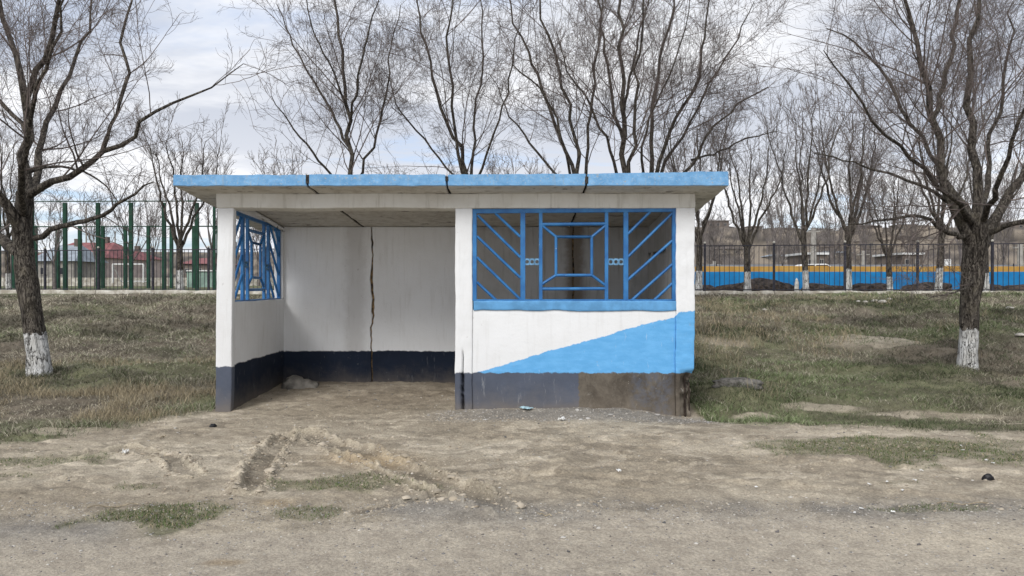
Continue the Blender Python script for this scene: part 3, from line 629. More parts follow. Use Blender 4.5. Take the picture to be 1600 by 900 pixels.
def grow(rng, Pp, Rp, per, ang, lr, K, trop=.06, wob=.12, t0=.25, rr=.55, rend=.3, lmin=.12, absr=None, tip=False):
    N, Kp, _ = Pp.shape; L = np.sum(np.linalg.norm(np.diff(Pp, axis=1), axis=2), 1)
    w_ = L/np.mean(L); cnt = np.maximum(1, np.round(per*np.clip(w_, .35, 3)*rng.uniform(.8, 1.2, N))).astype(int)
    idx = np.repeat(np.arange(N), cnt); n = len(idx); t = t0+(1-t0)*rng.random(n)**.85
    if tip: t[np.r_[0, np.cumsum(cnt)[:-1]]] = .999
    s = t*(Kp-1); k = np.minimum(s.astype(int), Kp-2); f = (s-k)[:, None]
    p0 = Pp[idx, k]*(1-f)+Pp[idx, k+1]*f; T = norm(Pp[idx, k+1]-Pp[idx, k]); r0 = Rp[idx, k]*(1-f[:, 0])+Rp[idx, k+1]*f[:, 0]
    q = rng.normal(size=(n, 3)); q = norm(q-T*np.sum(q*T, -1, keepdims=True)); a = np.radians(rng.normal(ang, ang*.28, n))[:, None]
    d = norm(T*np.cos(a)+q*np.sin(a)+np.array([0, 0, trop*2]))
    Ln = np.maximum(lmin, lr*L[idx]*(1-.55*t)*rng.uniform(.55, 1.3, n)); st = (Ln/(K-1))[:, None]
    out = np.empty((n, K, 3)); out[:, 0] = p0
    bend = rng.normal(size=(n, 3))*wob*.4
    for i in range(1, K):
        d = norm(d+rng.normal(size=(n, 3))*wob+bend+np.array([0, 0, trop])); out[:, i] = out[:, i-1]+d*st
    rs = np.minimum(r0*rr*rng.uniform(.75, 1.1, n), r0*.9)
    if absr: rs = np.minimum(rs, absr)
    R = rs[:, None]*np.linspace(1, rend, K)[None]
    return out, R
def build_crown(name, levels, mat, parent):
    V, Q, off = [], [], 0
    for Pn, Rn, Sd in levels:
        v, f = tubes(Pn, Rn, Sd); V.append(v); Q.append(f+off); off += len(v)
    return mesh_np(name, np.vstack(V), np.vstack(Q), mat, parent, smooth=True)
def make_tree(seed, base, trunk, limbs, label, wash_mat=M_BARK_NEAR, group=None, per=(9, 6, 5, 4), lrs=(.55, .5, .5, .55), twig=.0032, name='bare_tree', tw_mat=None, trunkS=30, minr=.0028, trop=.05, ang=(42, 40, 42, 45), wobs=(.1, .12, .14, .16), cat='tree', furrow=.1, limb_k=.72, trunk_k=.95, caps=(.016, .008)):
    """trunk / limbs: lists of (x,y,z,r) rows in world space, base: world point of the foot"""
    rng = np.random.default_rng(seed); b = np.array([*base]); root = tag(empty(name, base), label, cat, group)
    loc = lambda pts: [(p[0]-b[0], p[1]-b[1], p[2]-b[2], p[3]) for p in pts]
    tp = path(loc(trunk), 70); tp[:, 3] *= trunk_k; tv, tf = tubes(tp[None, :, :3], tp[None, :, 3], trunkS)
    cen = np.repeat(tp[:, :3], trunkS, 0); rad = tv-cen; rl = np.linalg.norm(rad, axis=1, keepdims=True); a = np.tile(np.arange(trunkS)/trunkS, 70)
    ridge = np.abs(fbm(a*9+np.sin(tv[:, 2]*3)*.3, tv[:, 2]*1.6+seed, 3)-.5)*2*np.abs(np.cos(a*np.pi*13+3*fbm(tv[:, 2]*2, a*3, 2)))
    flare = np.exp(-np.maximum(tv[:, 2], 0)/.07)*(.0+.16*np.abs(np.sin(a*np.pi*5+seed)))
    tv = cen+rad*(1+(ridge*furrow*3.4-.11)[:, None]+flare[:, None])
    K = 16; LP = np.array([path(loc(l), K) for l in limbs]); LP[..., 3] *= limb_k; P0, R0 = LP[..., :3].copy(), LP[..., 3]
    jit = rng.normal(size=P0.shape)*.018; jit[:, 0] = 0; P0 += jit*np.linalg.norm(P0[:, -1:]-P0[:, :1], axis=-1, keepdims=True)*.35
    lv, lf = tubes(P0, R0, 12)
    mesh_np('trunk', np.vstack([tv, lv]), np.vstack([tf, lf+len(tv)]), wash_mat, root, smooth=True)
    P1, R1 = grow(rng, P0, R0, per[0], ang[0], lrs[0], 12, trop*1.3, wobs[0]*.75, .12, .36, .25, absr=caps[0], tip=True)
    P2, R2 = grow(rng, P1, R1, per[1], ang[1], lrs[1], 9, trop, wobs[1]*.85, .12, .5, .3, absr=caps[1], tip=True)
    P3, R3 = grow(rng, P2, R2, per[2], ang[2], lrs[2], 6, trop*.7, wobs[2], .12, .65, .4, .15, absr=twig*2.2, tip=True)
    R2 = np.maximum(R2, minr*1.3); R3 = np.maximum(R3, minr)
    lv_ = [(P1, np.maximum(R1, minr*2), 7), (P2, R2, 5), (P3, R3, 3)]
    if per[3]:
        P4, R4 = grow(rng, P3, R3, per[3], ang[3], lrs[3], 4, trop*.3, wobs[3], .1, .75, .5, .1, absr=twig)
        R4 = np.maximum(R4, minr*.75); lv_.append((P4, R4, 3))
    build_crown('crown', lv_, tw_mat or M_TWIG, root)
    return root
def PX(rows, d, dd=None):
    """rows (px, py, diameter px[, depth offset]) at distance d -> (x,y,z,r)"""
    out = []
    for r in rows:
        q = d+(r[3] if len(r) > 3 else 0); out.append((*P(r[0], r[1], q), r[2]*q/F/2))
    return out
gz = lambda x, y: float(terr(x, y))
# --- left tree beside the shelter
d = 11.4; bx_, by_ = (62-800)*d/F, d
make_tree(5, (bx_, by_, gz(bx_, by_)), PX([(63, 590, 46), (60, 560, 44), (54, 520, 40), (47, 470, 38), (42, 430, 38), (38, 395, 37), (36, 365, 36), (38, 335, 32), (40, 300, 30)], d),
  [PX(r, d) for r in (
   [(40, 310, 34), (37, 265, 26, .1), (42, 200, 22, .2), (44, 140, 18, .2), (28, 95, 14, .3), (10, 40, 12, .4), (0, -40, 8, .4), (-5, -160, 3, .6)],
   [(44, 150, 16, .2), (62, 105, 14, 0), (80, 60, 12, -.2), (95, 0, 10, -.4), (112, -90, 6, -.6), (125, -180, 3, -.8)],
   [(44, 305, 24), (80, 285, 18, -.2), (125, 260, 15, -.4), (165, 237, 13, -.6), (208, 216, 10, -.8), (222, 186, 9, -.9), (262, 165, 7, -1), (310, 145, 5, -1.1), (378, 104, 2, -1.2)],
   [(160, 240, 10, -.6), (172, 205, 9, -.5), (188, 160, 8, -.4), (203, 112, 8, -.3), (190, 62, 7, -.3), (205, 25, 6, -.3), (204, -30, 4, -.3), (215, -90, 2, -.3)],
   [(55, 372, 16), (85, 358, 14, -.3), (110, 350, 13, -.5), (150, 340, 11, -.7), (185, 318, 8, -.9), (212, 300, 6, -1), (240, 283, 3, -1.1)],
   [(36, 370, 36), (18, 330, 26, -.2), (-10, 290, 22, -.4), (-40, 230, 16, -.6), (-70, 150, 12, -.8), (-90, 50, 8, -1), (-100, -60, 3, -1)],
   [(30, 395, 30), (5, 375, 26, .3), (-40, 350, 22, .5), (-90, 300, 16, .8), (-140, 230, 10, 1), (-170, 150, 3, 1.2)],
   [(42, 210, 12, .2), (10, 165, 10, .4), (-30, 120, 8, .7), (-60, 60, 6, 1), (-80, 0, 3, 1.2)],
   [(40, 330, 24), (55, 270, 18, .6), (75, 190, 13, 1.3), (110, 110, 9, 1.8), (140, 40, 6, 2.2), (150, -30, 3, 2.5)],
   [(38, 340, 22), (30, 280, 16, -.7), (50, 190, 12, -1.3), (70, 110, 9, -1.8), (100, 30, 6, -2.1), (110, -60, 3, -2.3)],
   [(42, 270, 11, .1), (75, 262, 7, .4), (120, 264, 6, .7), (160, 285, 4, .9), (190, 320, 2, 1)])],
  'big bare tree with whitewashed foot standing left of the shelter', per=(10, 6.5, 5, 2.6), lrs=(.5, .55, .6, .65), minr=.002, limb_k=.6, trunk_k=.8, caps=(.016, .007), ang=(46, 40, 42, 45), trop=.03)
# --- right tree beside the shelter
d = 11.8; bx_, by_ = (1513-800)*d/F, d
make_tree(9, (bx_, by_, gz(bx_, by_)), PX([(1513, 592, 38), (1513, 560, 36), (1514, 520, 34), (1515, 480, 37), (1519, 440, 42), (1522, 410, 46), (1524, 385, 48), (1525, 360, 48), (1527, 335, 36)], d),
  [PX(r, d) for r in (
   [(1524, 375, 36), (1527, 310, 28, .2), (1522, 230, 22, .3), (1512, 140, 18, .4), (1518, 60, 14, .5), (1530, -20, 10, .6), (1535, -140, 3, .8)],
   [(1518, 385, 34), (1492, 330, 26, -.2), (1468, 250, 22, -.4), (1452, 160, 18, -.5), (1440, 90, 14, -.6), (1418, 10, 10, -.7), (1400, -90, 6, -.9), (1380, -180, 3, -1)],
   [(1458, 185, 14, -.5), (1475, 120, 13, -.3), (1488, 60, 11, -.2), (1500, 0, 9, 0), (1515, -80, 4, .2)],
   [(1535, 375, 34), (1565, 330, 26, .3), (1592, 280, 22, .5), (1615, 220, 18, .7), (1640, 140, 13, .8), (1660, 40, 9, 1), (1670, -60, 3, 1.2)],
   [(1516, 372, 18), (1480, 362, 13, -.6), (1440, 340, 10, -1), (1400, 342, 8, -1.3), (1365, 346, 6, -1.5), (1325, 350, 3, -1.6)],
   [(1520, 350, 20), (1480, 300, 14, -1), (1420, 250, 11, -1.6), (1370, 190, 8, -2.0), (1320, 130, 6, -2.3), (1280, 80, 3, -2.5)],
   [(1520, 340, 18), (1470, 270, 13, .8), (1420, 180, 10, 1.3), (1370, 110, 8, 1.8), (1320, 60, 5, 2.0), (1290, 40, 3, 2.2)],
   [(1500, 330, 13), (1440, 290, 9, -.2), (1380, 270, 7, -.3), (1320, 250, 5, -.3), (1270, 240, 3, -.4)],
   [(1530, 350, 20), (1560, 290, 15, -1), (1590, 210, 11, -1.6), (1600, 130, 8, -2), (1620, 40, 5, -2.3), (1640, -40, 3, -2.5)],
   [(1527, 345, 18), (1545, 270, 14, 1), (1560, 180, 10, 1.6), (1575, 90, 7, 2), (1580, 0, 3, 2.4)],
   [(1540, 365, 18), (1600, 345, 14, -.5), (1660, 330, 10, -.9), (1730, 290, 6, -1.2), (1780, 240, 3, -1.4)],
   [(1527, 430, 10), (1500, 455, 5, -.5), (1470, 462, 4, -.7), (1440, 470, 2, -.8)])],
  'big bare tree with whitewashed foot standing alone in the grass right of the shelter', per=(12, 7.5, 6, 3), lrs=(.5, .55, .6, .65), minr=.0018, limb_k=.52, trunk_k=.8, caps=(.013, .006), ang=(38, 38, 42, 48), trop=.02, wobs=(.1, .13, .15, .18))
# --- trees directly behind the shelter
def behind(seed, d, bpx, rows, trunkrows, label, **kw):
    x = (bpx-800)*d/F; base = (x, d, gz(x, d))
    tr = [(*base[:2], base[2]-.1, trunkrows[0][2]*d/F/2)]+PX(trunkrows, d)
    thin = lambda pts: [(*p[:3], p[3]*.95) for p in pts]
    return make_tree(seed, base, tr, [thin(PX(r, d)) for r in rows], label, wash_mat=M_BARK_NEAR, twig=.005, minr=.0028, group='bare trees behind the shelter roof', **kw)
behind(21, 21, 556, ([(552, 330, 15), (548, 240, 12), (542, 160, 10, .2), (532, 80, 8, .3), (522, 0, 6, .4), (515, -80, 3, .5)],
   [(552, 330, 11), (530, 290, 7, -.5), (490, 240, 6, -1), (450, 190, 4, -1.4), (425, 150, 2, -1.6)],
   [(548, 300, 9), (575, 250, 7, .6), (600, 170, 6, 1), (610, 90, 4, 1.3), (625, 10, 2, 1.5)],
   [(546, 230, 9), (515, 170, 7, .5), (480, 110, 5, .9), (455, 60, 4, 1.1), (435, 10, 2, 1.3)],
   [(545, 200, 8), (560, 130, 6, -.8), (575, 60, 5, -1.3), (600, -20, 2, -1.7)],
   [(543, 170, 7), (520, 110, 5, -.7), (490, 50, 4, -1.2), (475, -30, 2, -1.5)]), [(556, 430, 17), (553, 370, 16), (552, 320, 14)],
   'single-stemmed bare tree rising behind the shelter roof, leftmost of those behind it', per=(13, 7, 5.2, 2.8), lrs=(.5, .52, .6, .65), limb_k=.6, trop=.025, caps=(.02, .009), ang=(46, 42, 42, 44))
behind(22, 22, 742, ([(738, 330, 13), (720, 240, 10), (700, 190, 9, .2), (678, 130, 7, .3), (660, 60, 6, .3), (650, -20, 3, .4)],
   [(738, 320, 12), (722, 250, 9, -.3), (705, 150, 7, -.6), (700, 70, 6, -.8), (705, -10, 4, -1), (710, -80, 2, -1.2)],
   [(740, 330, 10), (735, 260, 8, .5), (742, 180, 6, .9), (755, 90, 5, 1.2), (750, 0, 3, 1.5)],
   [(738, 330, 9), (705, 270, 6, .8), (660, 215, 5, 1.2), (625, 170, 4, 1.5), (600, 110, 2, 1.7)],
   [(735, 310, 9), (760, 240, 6, -.8), (785, 170, 5, -1.2), (800, 90, 4, -1.5), (815, 20, 2, -1.8)]), [(745, 430, 15), (742, 370, 14), (739, 325, 13)],
   'forked bare tree leaning left behind the shelter roof centre', per=(13, 7, 5.2, 2.8), lrs=(.5, .52, .6, .65), limb_k=.6, trop=.025, caps=(.02, .009), ang=(46, 42, 42, 44))
behind(23, 20, 903, ([(902, 330, 15), (893, 260, 11), (870, 200, 9, .2), (845, 130, 8, .3), (815, 60, 6, .4), (790, -10, 3, .5)],
   [(902, 320, 14), (905, 260, 11, -.3), (888, 170, 8, -.5), (865, 80, 7, -.7), (840, 0, 5, -.9), (825, -80, 2, -1)],
   [(903, 320, 11), (920, 230, 8, .7), (925, 140, 7, 1.1), (935, 50, 5, 1.4), (945, -40, 2, 1.6)],
   [(902, 330, 10), (870, 275, 7, .8), (830, 225, 6, 1.2), (795, 180, 4, 1.5), (770, 120, 2, 1.7)],
   [(900, 330, 9), (885, 240, 7, -1), (850, 150, 5, -1.5), (800, 100, 3, -1.8)]), [(905, 430, 18), (904, 370, 17), (903, 325, 16)],
   'bare tree with two long stems leaning left behind the roof\'s third joint', per=(13, 7, 5.2, 2.8), lrs=(.5, .52, .6, .65), limb_k=.6, trop=.025, caps=(.02, .009), ang=(46, 42, 42, 44))
behind(24, 20.5, 984, ([(978, 330, 18), (974, 260, 15), (974, 190, 13, .1), (972, 100, 10, .2), (968, 20, 8, .3), (962, -90, 3, .4)],
   [(974, 220, 11), (958, 150, 8, .4), (945, 80, 7, .6), (938, 0, 5, .8), (930, -80, 2, 1)],
   [(978, 300, 12), (990, 200, 9, -.6), (995, 110, 7, -.9), (1005, 20, 5, -1.2), (1010, -70, 2, -1.4)],
   [(976, 320, 10), (955, 240, 8, -.8), (925, 170, 6, -1.3), (890, 110, 4, -1.6), (870, 50, 2, -1.8)],
   [(974, 180, 9), (985, 120, 7, .9), (1000, 50, 5, 1.4), (1020, -20, 2, 1.8)]), [(986, 430, 22), (983, 370, 20), (979, 325, 18)],
   'straightest and thickest dark bare tree behind the shelter roof\'s right joint', per=(13, 7, 5.2, 2.8), lrs=(.5, .52, .6, .65), limb_k=.6, trop=.025, caps=(.02, .009), ang=(46, 42, 42, 44))
behind(25, 21.5, 1026, ([(1022, 330, 17), (1014, 260, 12), (1018, 180, 10, .2), (1032, 100, 8, .4), (1050, 20, 6, .5), (1062, -60, 3, .6)],
   [(1024, 320, 14), (1030, 260, 11, -.3), (1055, 190, 9, -.5), (1085, 130, 8, -.6), (1100, 60, 6, -.8), (1110, -20, 3, -1)],
   [(1024, 320, 12), (1040, 250, 9, .6), (1075, 200, 7, 1), (1110, 130, 6, 1.4), (1150, 60, 4, 1.7), (1180, 0, 2, 1.9)],
   [(1026, 330, 12), (1085, 250, 8, -.4), (1110, 205, 6, -.6), (1150, 165, 5, -.7), (1200, 135, 3, -.8)],
   [(1022, 320, 9), (1000, 240, 7, -1), (1030, 150, 5, -1.6), (1060, 80, 4, -2), (1080, 0, 2, -2.3)],
   [(1080, 250, 6, -.4), (1130, 235, 5, .2), (1170, 215, 4, .4), (1215, 205, 2, .5)]), [(1030, 430, 21), (1027, 370, 19), (1024, 325, 18)],
   'widest spreading bare tree behind the shelter roof, its limbs reaching right', per=(13, 7, 5.2, 2.8), lrs=(.5, .52, .6, .65), limb_k=.6, trop=.025, caps=(.02, .009), ang=(46, 42, 42, 44))
# --- whitewashed row behind the fence and farther trees: three kinds, copied
def proto(seed, lean, h, wash, r0, spread):
    rng = np.random.default_rng(seed); hf = h*.33
    tr = [(0, 0, -.1, r0*1.15), (lean*.1, 0, .5, r0), (lean*.3, 0, hf*.6, r0*.9), (lean*.5, 0, hf, r0*.8)]
    limbs = []; nl = 6
    for i in range(nl):
        a = i*2*math.pi/nl+rng.uniform(-.4, .4); sp_ = spread*rng.uniform(.5, 1.1)*(.25 if i == 0 else 1); z0 = hf*rng.uniform(.75, 1.0)*(1 if i else 1.0)
        p = [(lean*z0/hf*.5, 0, z0, r0*.52)]
        for q, rr_ in ((.3, .38), (.6, .25), (.85, .13), (1, .05)):
            p.append((lean*.5+math.cos(a)*sp_*q**.8+rng.normal(0, .08), math.sin(a)*sp_*q**.8+rng.normal(0, .08), z0+(h-z0)*q*rng.uniform(.92, 1.05), r0*rr_))
        limbs.append(p)
    return tr, limbs
def proto_tree(seed, label, lean, h, r0, spread, per, tw, mat, minr, group):
    tr, li = proto(seed, lean, h, 1, r0, spread)
    return make_tree(seed, (0, 0, 0), tr, li, label, wash_mat=mat, per=per, twig=tw, minr=minr, group=group, tw_mat=M_TWIG_FAR, lrs=(.45, .48, .5, .5), trunkS=14, ang=(34, 36, 40, 42), furrow=.04)
def copy_tree(o, parent=None):
    c = o.copy(); COL.objects.link(c); c.parent = parent
    for ch in list(o.children): copy_tree(ch, c)
    return c
GR = 'whitewashed trees in a row behind the iron fence'
pr = [proto_tree(31, 'a', .1, 7.6, .17, 1.9, (12, 7, 5, 0), .005, M_BARK_ROW, .004, GR), proto_tree(32, 'a', -.25, 7.0, .18, 1.7, (12, 7, 5, 0), .005, M_BARK_ROW, .004, GR), proto_tree(33, 'a', .3, 8.2, .15, 2.1, (12, 7, 5, 0), .005, M_BARK_ROW, .004, GR)]
row = [(1092, 31.5, .85, 'whitewashed bare tree behind the fence, half hidden by the shelter\'s right wall', 0, 1), (1168, 31, 1, 'whitewashed bare tree behind the fence standing on the leftmost dirt heap', 1, .95),
       (1260, 31, 2.2, 'leaning whitewashed bare tree behind the fence beside the short white stump', 2, 1.0), (1325, 31, 4.2, 'thick whitewashed bare tree behind the fence, right of the second dirt heap', 0, 1.05),
       (1391, 31, .3, 'thinnest whitewashed tree behind the fence, before the striped wall', 1, .75), (1466, 30.5, 5.2, 'whitewashed bare tree behind the fence just left of the big right tree', 2, 1.08),
       (1541, 31.5, 3.0, 'whitewashed bare tree behind the fence just right of the big right trunk', 0, .9), (281, 35, 1.9, 'whitewashed bare tree behind the left fence among the green posts', 1, 1.1),
       (14, 34.5, 2.8, 'whitewashed bare tree behind the fence at the left edge, behind the big left tree', 2, .95)]
used = set()
for px, dd, rz, lb, kk, sc in row:
    x = (px-800)*dd/F; o = pr[kk] if kk not in used else copy_tree(pr[kk]); used.add(kk)
    o.location = (x, dd, gz(x, dd)-.03); o.rotation_euler = (0, 0, rz); o.scale = (sc, sc, sc); o['label'] = lb
far_lb = 'distant bare tree of the faint row beyond the fence'
FG = 'distant bare trees beyond the fence'
first = True
fp = proto_tree(41, far_lb, .1, 9.5, .16, 2.6, (10, 6, 4, 0), .009, M_TWIG_FAR, .0075, FG); fp['label'] = far_lb
spots = [(-40, 52), (30, 58), (85, 50), (150, 62), (205, 55), (240, 70), (330, 60), (372, 52), (405, 64), (440, 56), (490, 66), (545, 60), (600, 58), (660, 66), (700, 60), (780, 58), (840, 66), (1060, 60), (1115, 64), (1215, 62), (1245, 70), (1300, 66), (1350, 60), (1420, 66), (1500, 58), (1570, 62), (1640, 55)]
for i, (px, dd) in enumerate(spots):
    o = fp if i == 0 else copy_tree(fp); x = (px-800)*dd/F; s = random.uniform(.72, 1.08); o.location = (x, dd, gz(x, dd)-.1); o.rotation_euler = (0, 0, random.uniform(0, 6.28)); o.scale = (s, s, s*random.uniform(.85, 1.1))

for i in range(34):
    px = random.uniform(1085, 1640); dd = random.uniform(85, 190); o = copy_tree(fp); x = (px-800)*dd/F; s = random.uniform(.4, .75)
    o.location = (x, dd, gz(x, dd)-.2); o.rotation_euler = (0, 0, random.uniform(0, 6.28)); o.scale = (s*1.5, s*1.5, s)
    o['label'] = 'small bare bushy tree on the brown hillside across the street'; o['group'] = 'bare trees scattered on the hillside'
# ---------------------------------------------------------------- iron fence on a white kerb wall
M_IRON = simple('dark_iron', (.035, .034, .045), .3, 8, .6, .1); M_KERB = simple('kerb_white', (.5, .48, .43), .45, 3, .9, .6, 20, c2=(.3, .27, .22))
M_CAP = simple('pale_cap', (.5, .48, .42), .2)
th = math.atan(-.141); ux, uy = math.cos(th), math.sin(th)
def fl(s): return (s*ux, 30.2+s*uy)                        # point on the fence line
def base_h(s): return 1.17+.0*s
SP = 2.62; s0 = (1198-800)*29/F/ux+.2
kerb = tag(empty('kerb_wall', (0, 30.2, 0), th), 'low whitewashed kerb wall carrying the iron fence behind the grass', 'low wall')
def kshape(v): v.co.z += .02*mn.noise(Vector((v.co.x*.9, 0, 0)))
for i in range(-13, 10):
    a = s0+i*SP; rough_box('kerb_block', a+.01, a+SP-.01, -.16, .1, .85, 1.27, M_KERB, kerb, res=.25, amp=.02, bev=.02, amp2=.012, shape=kshape)
fence = tag(empty('iron_fence', (0, 30.2, 0), th), 'dark iron picket fence with posts running behind the shelter', 'fence')
zt, zb = EYE+(HOR-384)*29/F, 1.32
for i in range(-13, 11):
    a = s0+i*SP; bm = bmesh.new(); bx(bm, a-.04, a+.04, -.04, .04, 1.2, zt+.08)
    p = bm_obj('post', bm, M_IRON, fence)
    bm = bmesh.new(); bmesh.ops.create_icosphere(bm, subdivisions=2, radius=.05, matrix=Matrix.Translation((a, 0, zt+.12))); bm_obj('post_cap', bm, M_CAP, p)
    if i < 10:
        bm = bmesh.new()
        for zq in (zt, zb): bx(bm, a+.04, a+SP-.04, -.018, .018, zq-.018, zq+.018)
        n = 13
        for k in range(1, n+1):
            xx = a+SP*k/(n+1); bx(bm, xx-.009, xx+.009, -.008, .008, zb-.04, zt+.02)
        bm_obj('fence_panel', bm, M_IRON, fence)

# ---------------------------------------------------------------- beyond the fence, right
def wallmat():
    m, t = mat_new('striped_wall'); o = t.n('ShaderNodeTexCoord').outputs['Object']; z = t.n('ShaderNodeSeparateXYZ', {0: o}).outputs[2]
    n = t.noise(o, 1.2, 4); zz_ = t.m('ADD', z, t.m('MULTIPLY', n, .05))
    c = t.mix(t.ss(n, .3, .7), (.008, .14, .36), (.015, .2, .46)); y_ = t.mix(t.ss(n, .3, .7), (.36, .2, .045), (.44, .27, .07))
    finish(t, t.mix(t.ss(zz_, 1.2, 1.22), c, y_), .8, t.noise(o, 9, 4), .3, .02); return m
M_WALL = wallmat(); yw = 44
bw = tag(empty('striped_wall', (0, yw, 0)), 'long low wall painted blue below and ochre on top, across the street', 'wall')
bw.location = (0, yw, 1.1)
for i in range(10):
    x0 = 6+i*3.2; rough_box('wall_panel', x0, x0+3.19, 0, .2, -.3, 1.5+(.03 if i % 3 == 0 else 0), M_WALL, bw, res=.8, amp=.02, bev=.02)
M_HEAP = simple('dark_soil', (.085, .066, .054), .5, 5, .95, 1, 9, .12)
for i, (px, w_, h_) in enumerate(((1100, 45, 22), (1180, 115, 34), (1290, 75, 24), (1362, 72, 26), (1450, 80, 26), (1545, 80, 22), (1600, 90, 20))):
    dd = 34+(i % 2); x = (px-800)*dd/F
    hp = lump('soil_heap', (x, dd, 1.12), (w_*dd/F/2, .9, h_*dd/F*.62), M_HEAP, 40+i, label='dark brown soil heap behind the fence, number %s from the shelter' % ['one', 'two', 'three', 'four', 'five', 'six', 'seven'][i], cat='soil heap', group='soil heaps behind the fence', sub=4, am=.3)
    hp['label'] = ['dark soil heap behind the fence right beside the shelter wall', 'widest dark soil heap, around the foot of the second whitewashed row tree', 'dark soil heap behind the fence between the leaning tree and the thick tree', 'dark soil heap behind the fence between the thick tree and the thinnest tree',
                   'dark soil heap behind the fence just left of the big right tree', 'dark soil heap behind the fence just right of the big right trunk', 'dark soil heap behind the fence at the right edge of the photo'][i]
M_WW = simple('whitewash', (.6, .59, .55), .3, 8, .9, .4)
x = (1245-800)*30.6/F; o = lump('stump', (x, 30.6, 1.15), (.1, .1, .62), M_WW, 77, label='short whitewashed stump beside the leaning tree behind the fence', cat='stump', sub=3, am=.2)
# houses and things across the street
M_PALE = simple('pale_render', (.33, .31, .28), .2, 1.5, .9, .2); M_DARK = simple('dark_glass', (.03, .032, .04), .2, 2, .4, .05); M_RED = simple('red_tin', (.27, .1, .1), .2, 1.5, .6, .1)
M_GREYTIN = simple('grey_tin', (.3, .34, .38), .2, 1.5, .6, .1); M_PINK = simple('pink_render', (.5, .41, .38), .15, 1.5, .9, .2); M_TAN = simple('tan_masonry', (.29, .25, .2), .3, .8, .95, .4, 6)
M_WHITE = simple('white_paint', (.75, .75, .74), .1, 2, .5, .1); M_GREEN = simple('green_paint', (.012, .06, .035), .25, 3, .55, .15); M_BROWN = simple('brown_masonry', (.18, .15, .13), .3, .8, .95, .4, 6)
def house(name, px, d, wpx, hpx, bpy_, dep, wm, rm, label, roof='gable', wins=4, rh=.3, rz=0, cat='house', basez=None):
    x = (px-800)*d/F; w_ = wpx*d/F; h = hpx*d/F; z0 = EYE+(HOR-bpy_)*d/F if basez is None else basez
    r = tag(empty(name, (x, d, z0), rz), label, cat)
    bm = bmesh.new(); bx(bm, -w_/2, w_/2, 0, dep, -1.5, h*(1-rh) if roof != 'flat' else h); bm_obj('wall', bm, wm, r)
    hw = h*(1-rh) if roof != 'flat' else h
    bm = bmesh.new()
    if roof == 'gable':
        o_ = .35; vs = [bm.verts.new(v) for v in ((-w_/2-o_, -o_, hw), (w_/2+o_, -o_, hw), (w_/2+o_, dep+o_, hw), (-w_/2-o_, dep+o_, hw), (-w_/2+w_*.18, dep/2, h), (w_/2-w_*.18, dep/2, h))]
        for f in ((0, 1, 5, 4), (2, 3, 4, 5), (1, 2, 5), (3, 0, 4), (3, 2, 1, 0)): bm.faces.new([vs[i] for i in f])
    else: bx(bm, -w_/2-.15, w_/2+.15, -.15, dep+.15, h, h+.18)
    rf = bm_obj('roof', bm, rm, r)
    if roof == 'gable':
        bm = bmesh.new(); bx(bm, w_*.15, w_*.15+.5, dep/2-.25, dep/2+.25, h-.4, h+.6); bm_obj('chimney', bm, M_BROWN, rf)
    for i in range(wins):
        cx = -w_/2+w_*(i+.5)/wins; ww = min(.8, w_/wins*.3); zb_ = hw*.38
        bm = bmesh.new(); bx(bm, cx-ww/2-.07, cx+ww/2+.07, -.05, .03, zb_-.07, zb_+hw*.3+.07); fr = bm_obj('window', bm, M_PALE, r)
        bm = bmesh.new(); bx(bm, cx-ww/2, cx-.03, -.06, -.052, zb_, zb_+hw*.3); bx(bm, cx+.03, cx+ww/2, -.06, -.052, zb_, zb_+hw*.3); bm_obj('pane', bm, M_DARK, fr)
    return r
house('house', 108, 74, 108, 66, 441, 9, M_PINK, M_RED, 'pink house with a red tin roof beyond the left fence', wins=4, rh=.42)
house('shed', 84, 68, 62, 60, 441, 5, M_PALE, M_GREYTIN, 'pale shed with a grey-blue tin roof in front of the pink house', wins=2, rh=.45, cat='shed')
house('house', 176, 82, 46, 50, 440, 8, M_PINK, M_RED, 'smaller pink house with a low red roof, right of the bigger one', wins=2, rh=.25)
house('house', 312, 120, 58, 34, 436, 8, M_BROWN, M_RED, 'low brownish house seen between the green posts near the shelter', wins=3, rh=.3)
house('house', 1275, 62, 34, 24, 422, 4, M_BROWN, M_WHITE, 'small dark kiosk-like building with a white roof edge, behind the parked white car', 'flat', 2, cat='building')
house('house', 1425, 66, 32, 24, 422, 5, M_BROWN, M_WHITE, 'dark low building with white roof strip left of the big right tree', 'flat', 2, cat='building')
zr = lambda px, d: float(terr((px-800)*d/F, d))
ridge = [(1122, 205, 34, 12, M_BROWN, 'flat', 3, 'flat-roofed tan block on the ridge just right of the shelter'), (1180, 212, 22, 7, M_BROWN, 'flat', 4, 'long low brown building on the ridge behind the second row tree'),
         (1232, 208, 40, 12, M_TAN, 'gable', 3, 'tan pitched-roof house on the ridge left of the leaning row tree'), (1290, 210, 24, 8, M_PALE, 'flat', 4, 'pale flat-roofed house on the ridge between two row trees'),
         (1352, 212, 52, 10, M_BROWN, 'gable', 3, 'brown pitched-roof house on the ridge behind the thinnest row tree'), (1420, 208, 28, 8, M_TAN, 'flat', 4, 'tan flat-roofed house on the ridge left of the right tree'),
         (1575, 205, 60, 13, M_BROWN, 'gable', 3, 'brown house on the ridge at the right edge'), (1142, 150, 40, 15, M_TAN, 'gable', 2, 'tan house halfway up the hillside right of the shelter'),
         (1222, 140, 34, 12, M_PALE, 'gable', 2, 'small pale house low on the hillside'), (1310, 145, 44, 13, M_PALE, 'gable', 3, 'pale house low on the hillside behind the thick row tree'), (1370, 150, 36, 12, M_TAN, 'flat', 2, 'small tan flat-roofed house low on the hillside')]
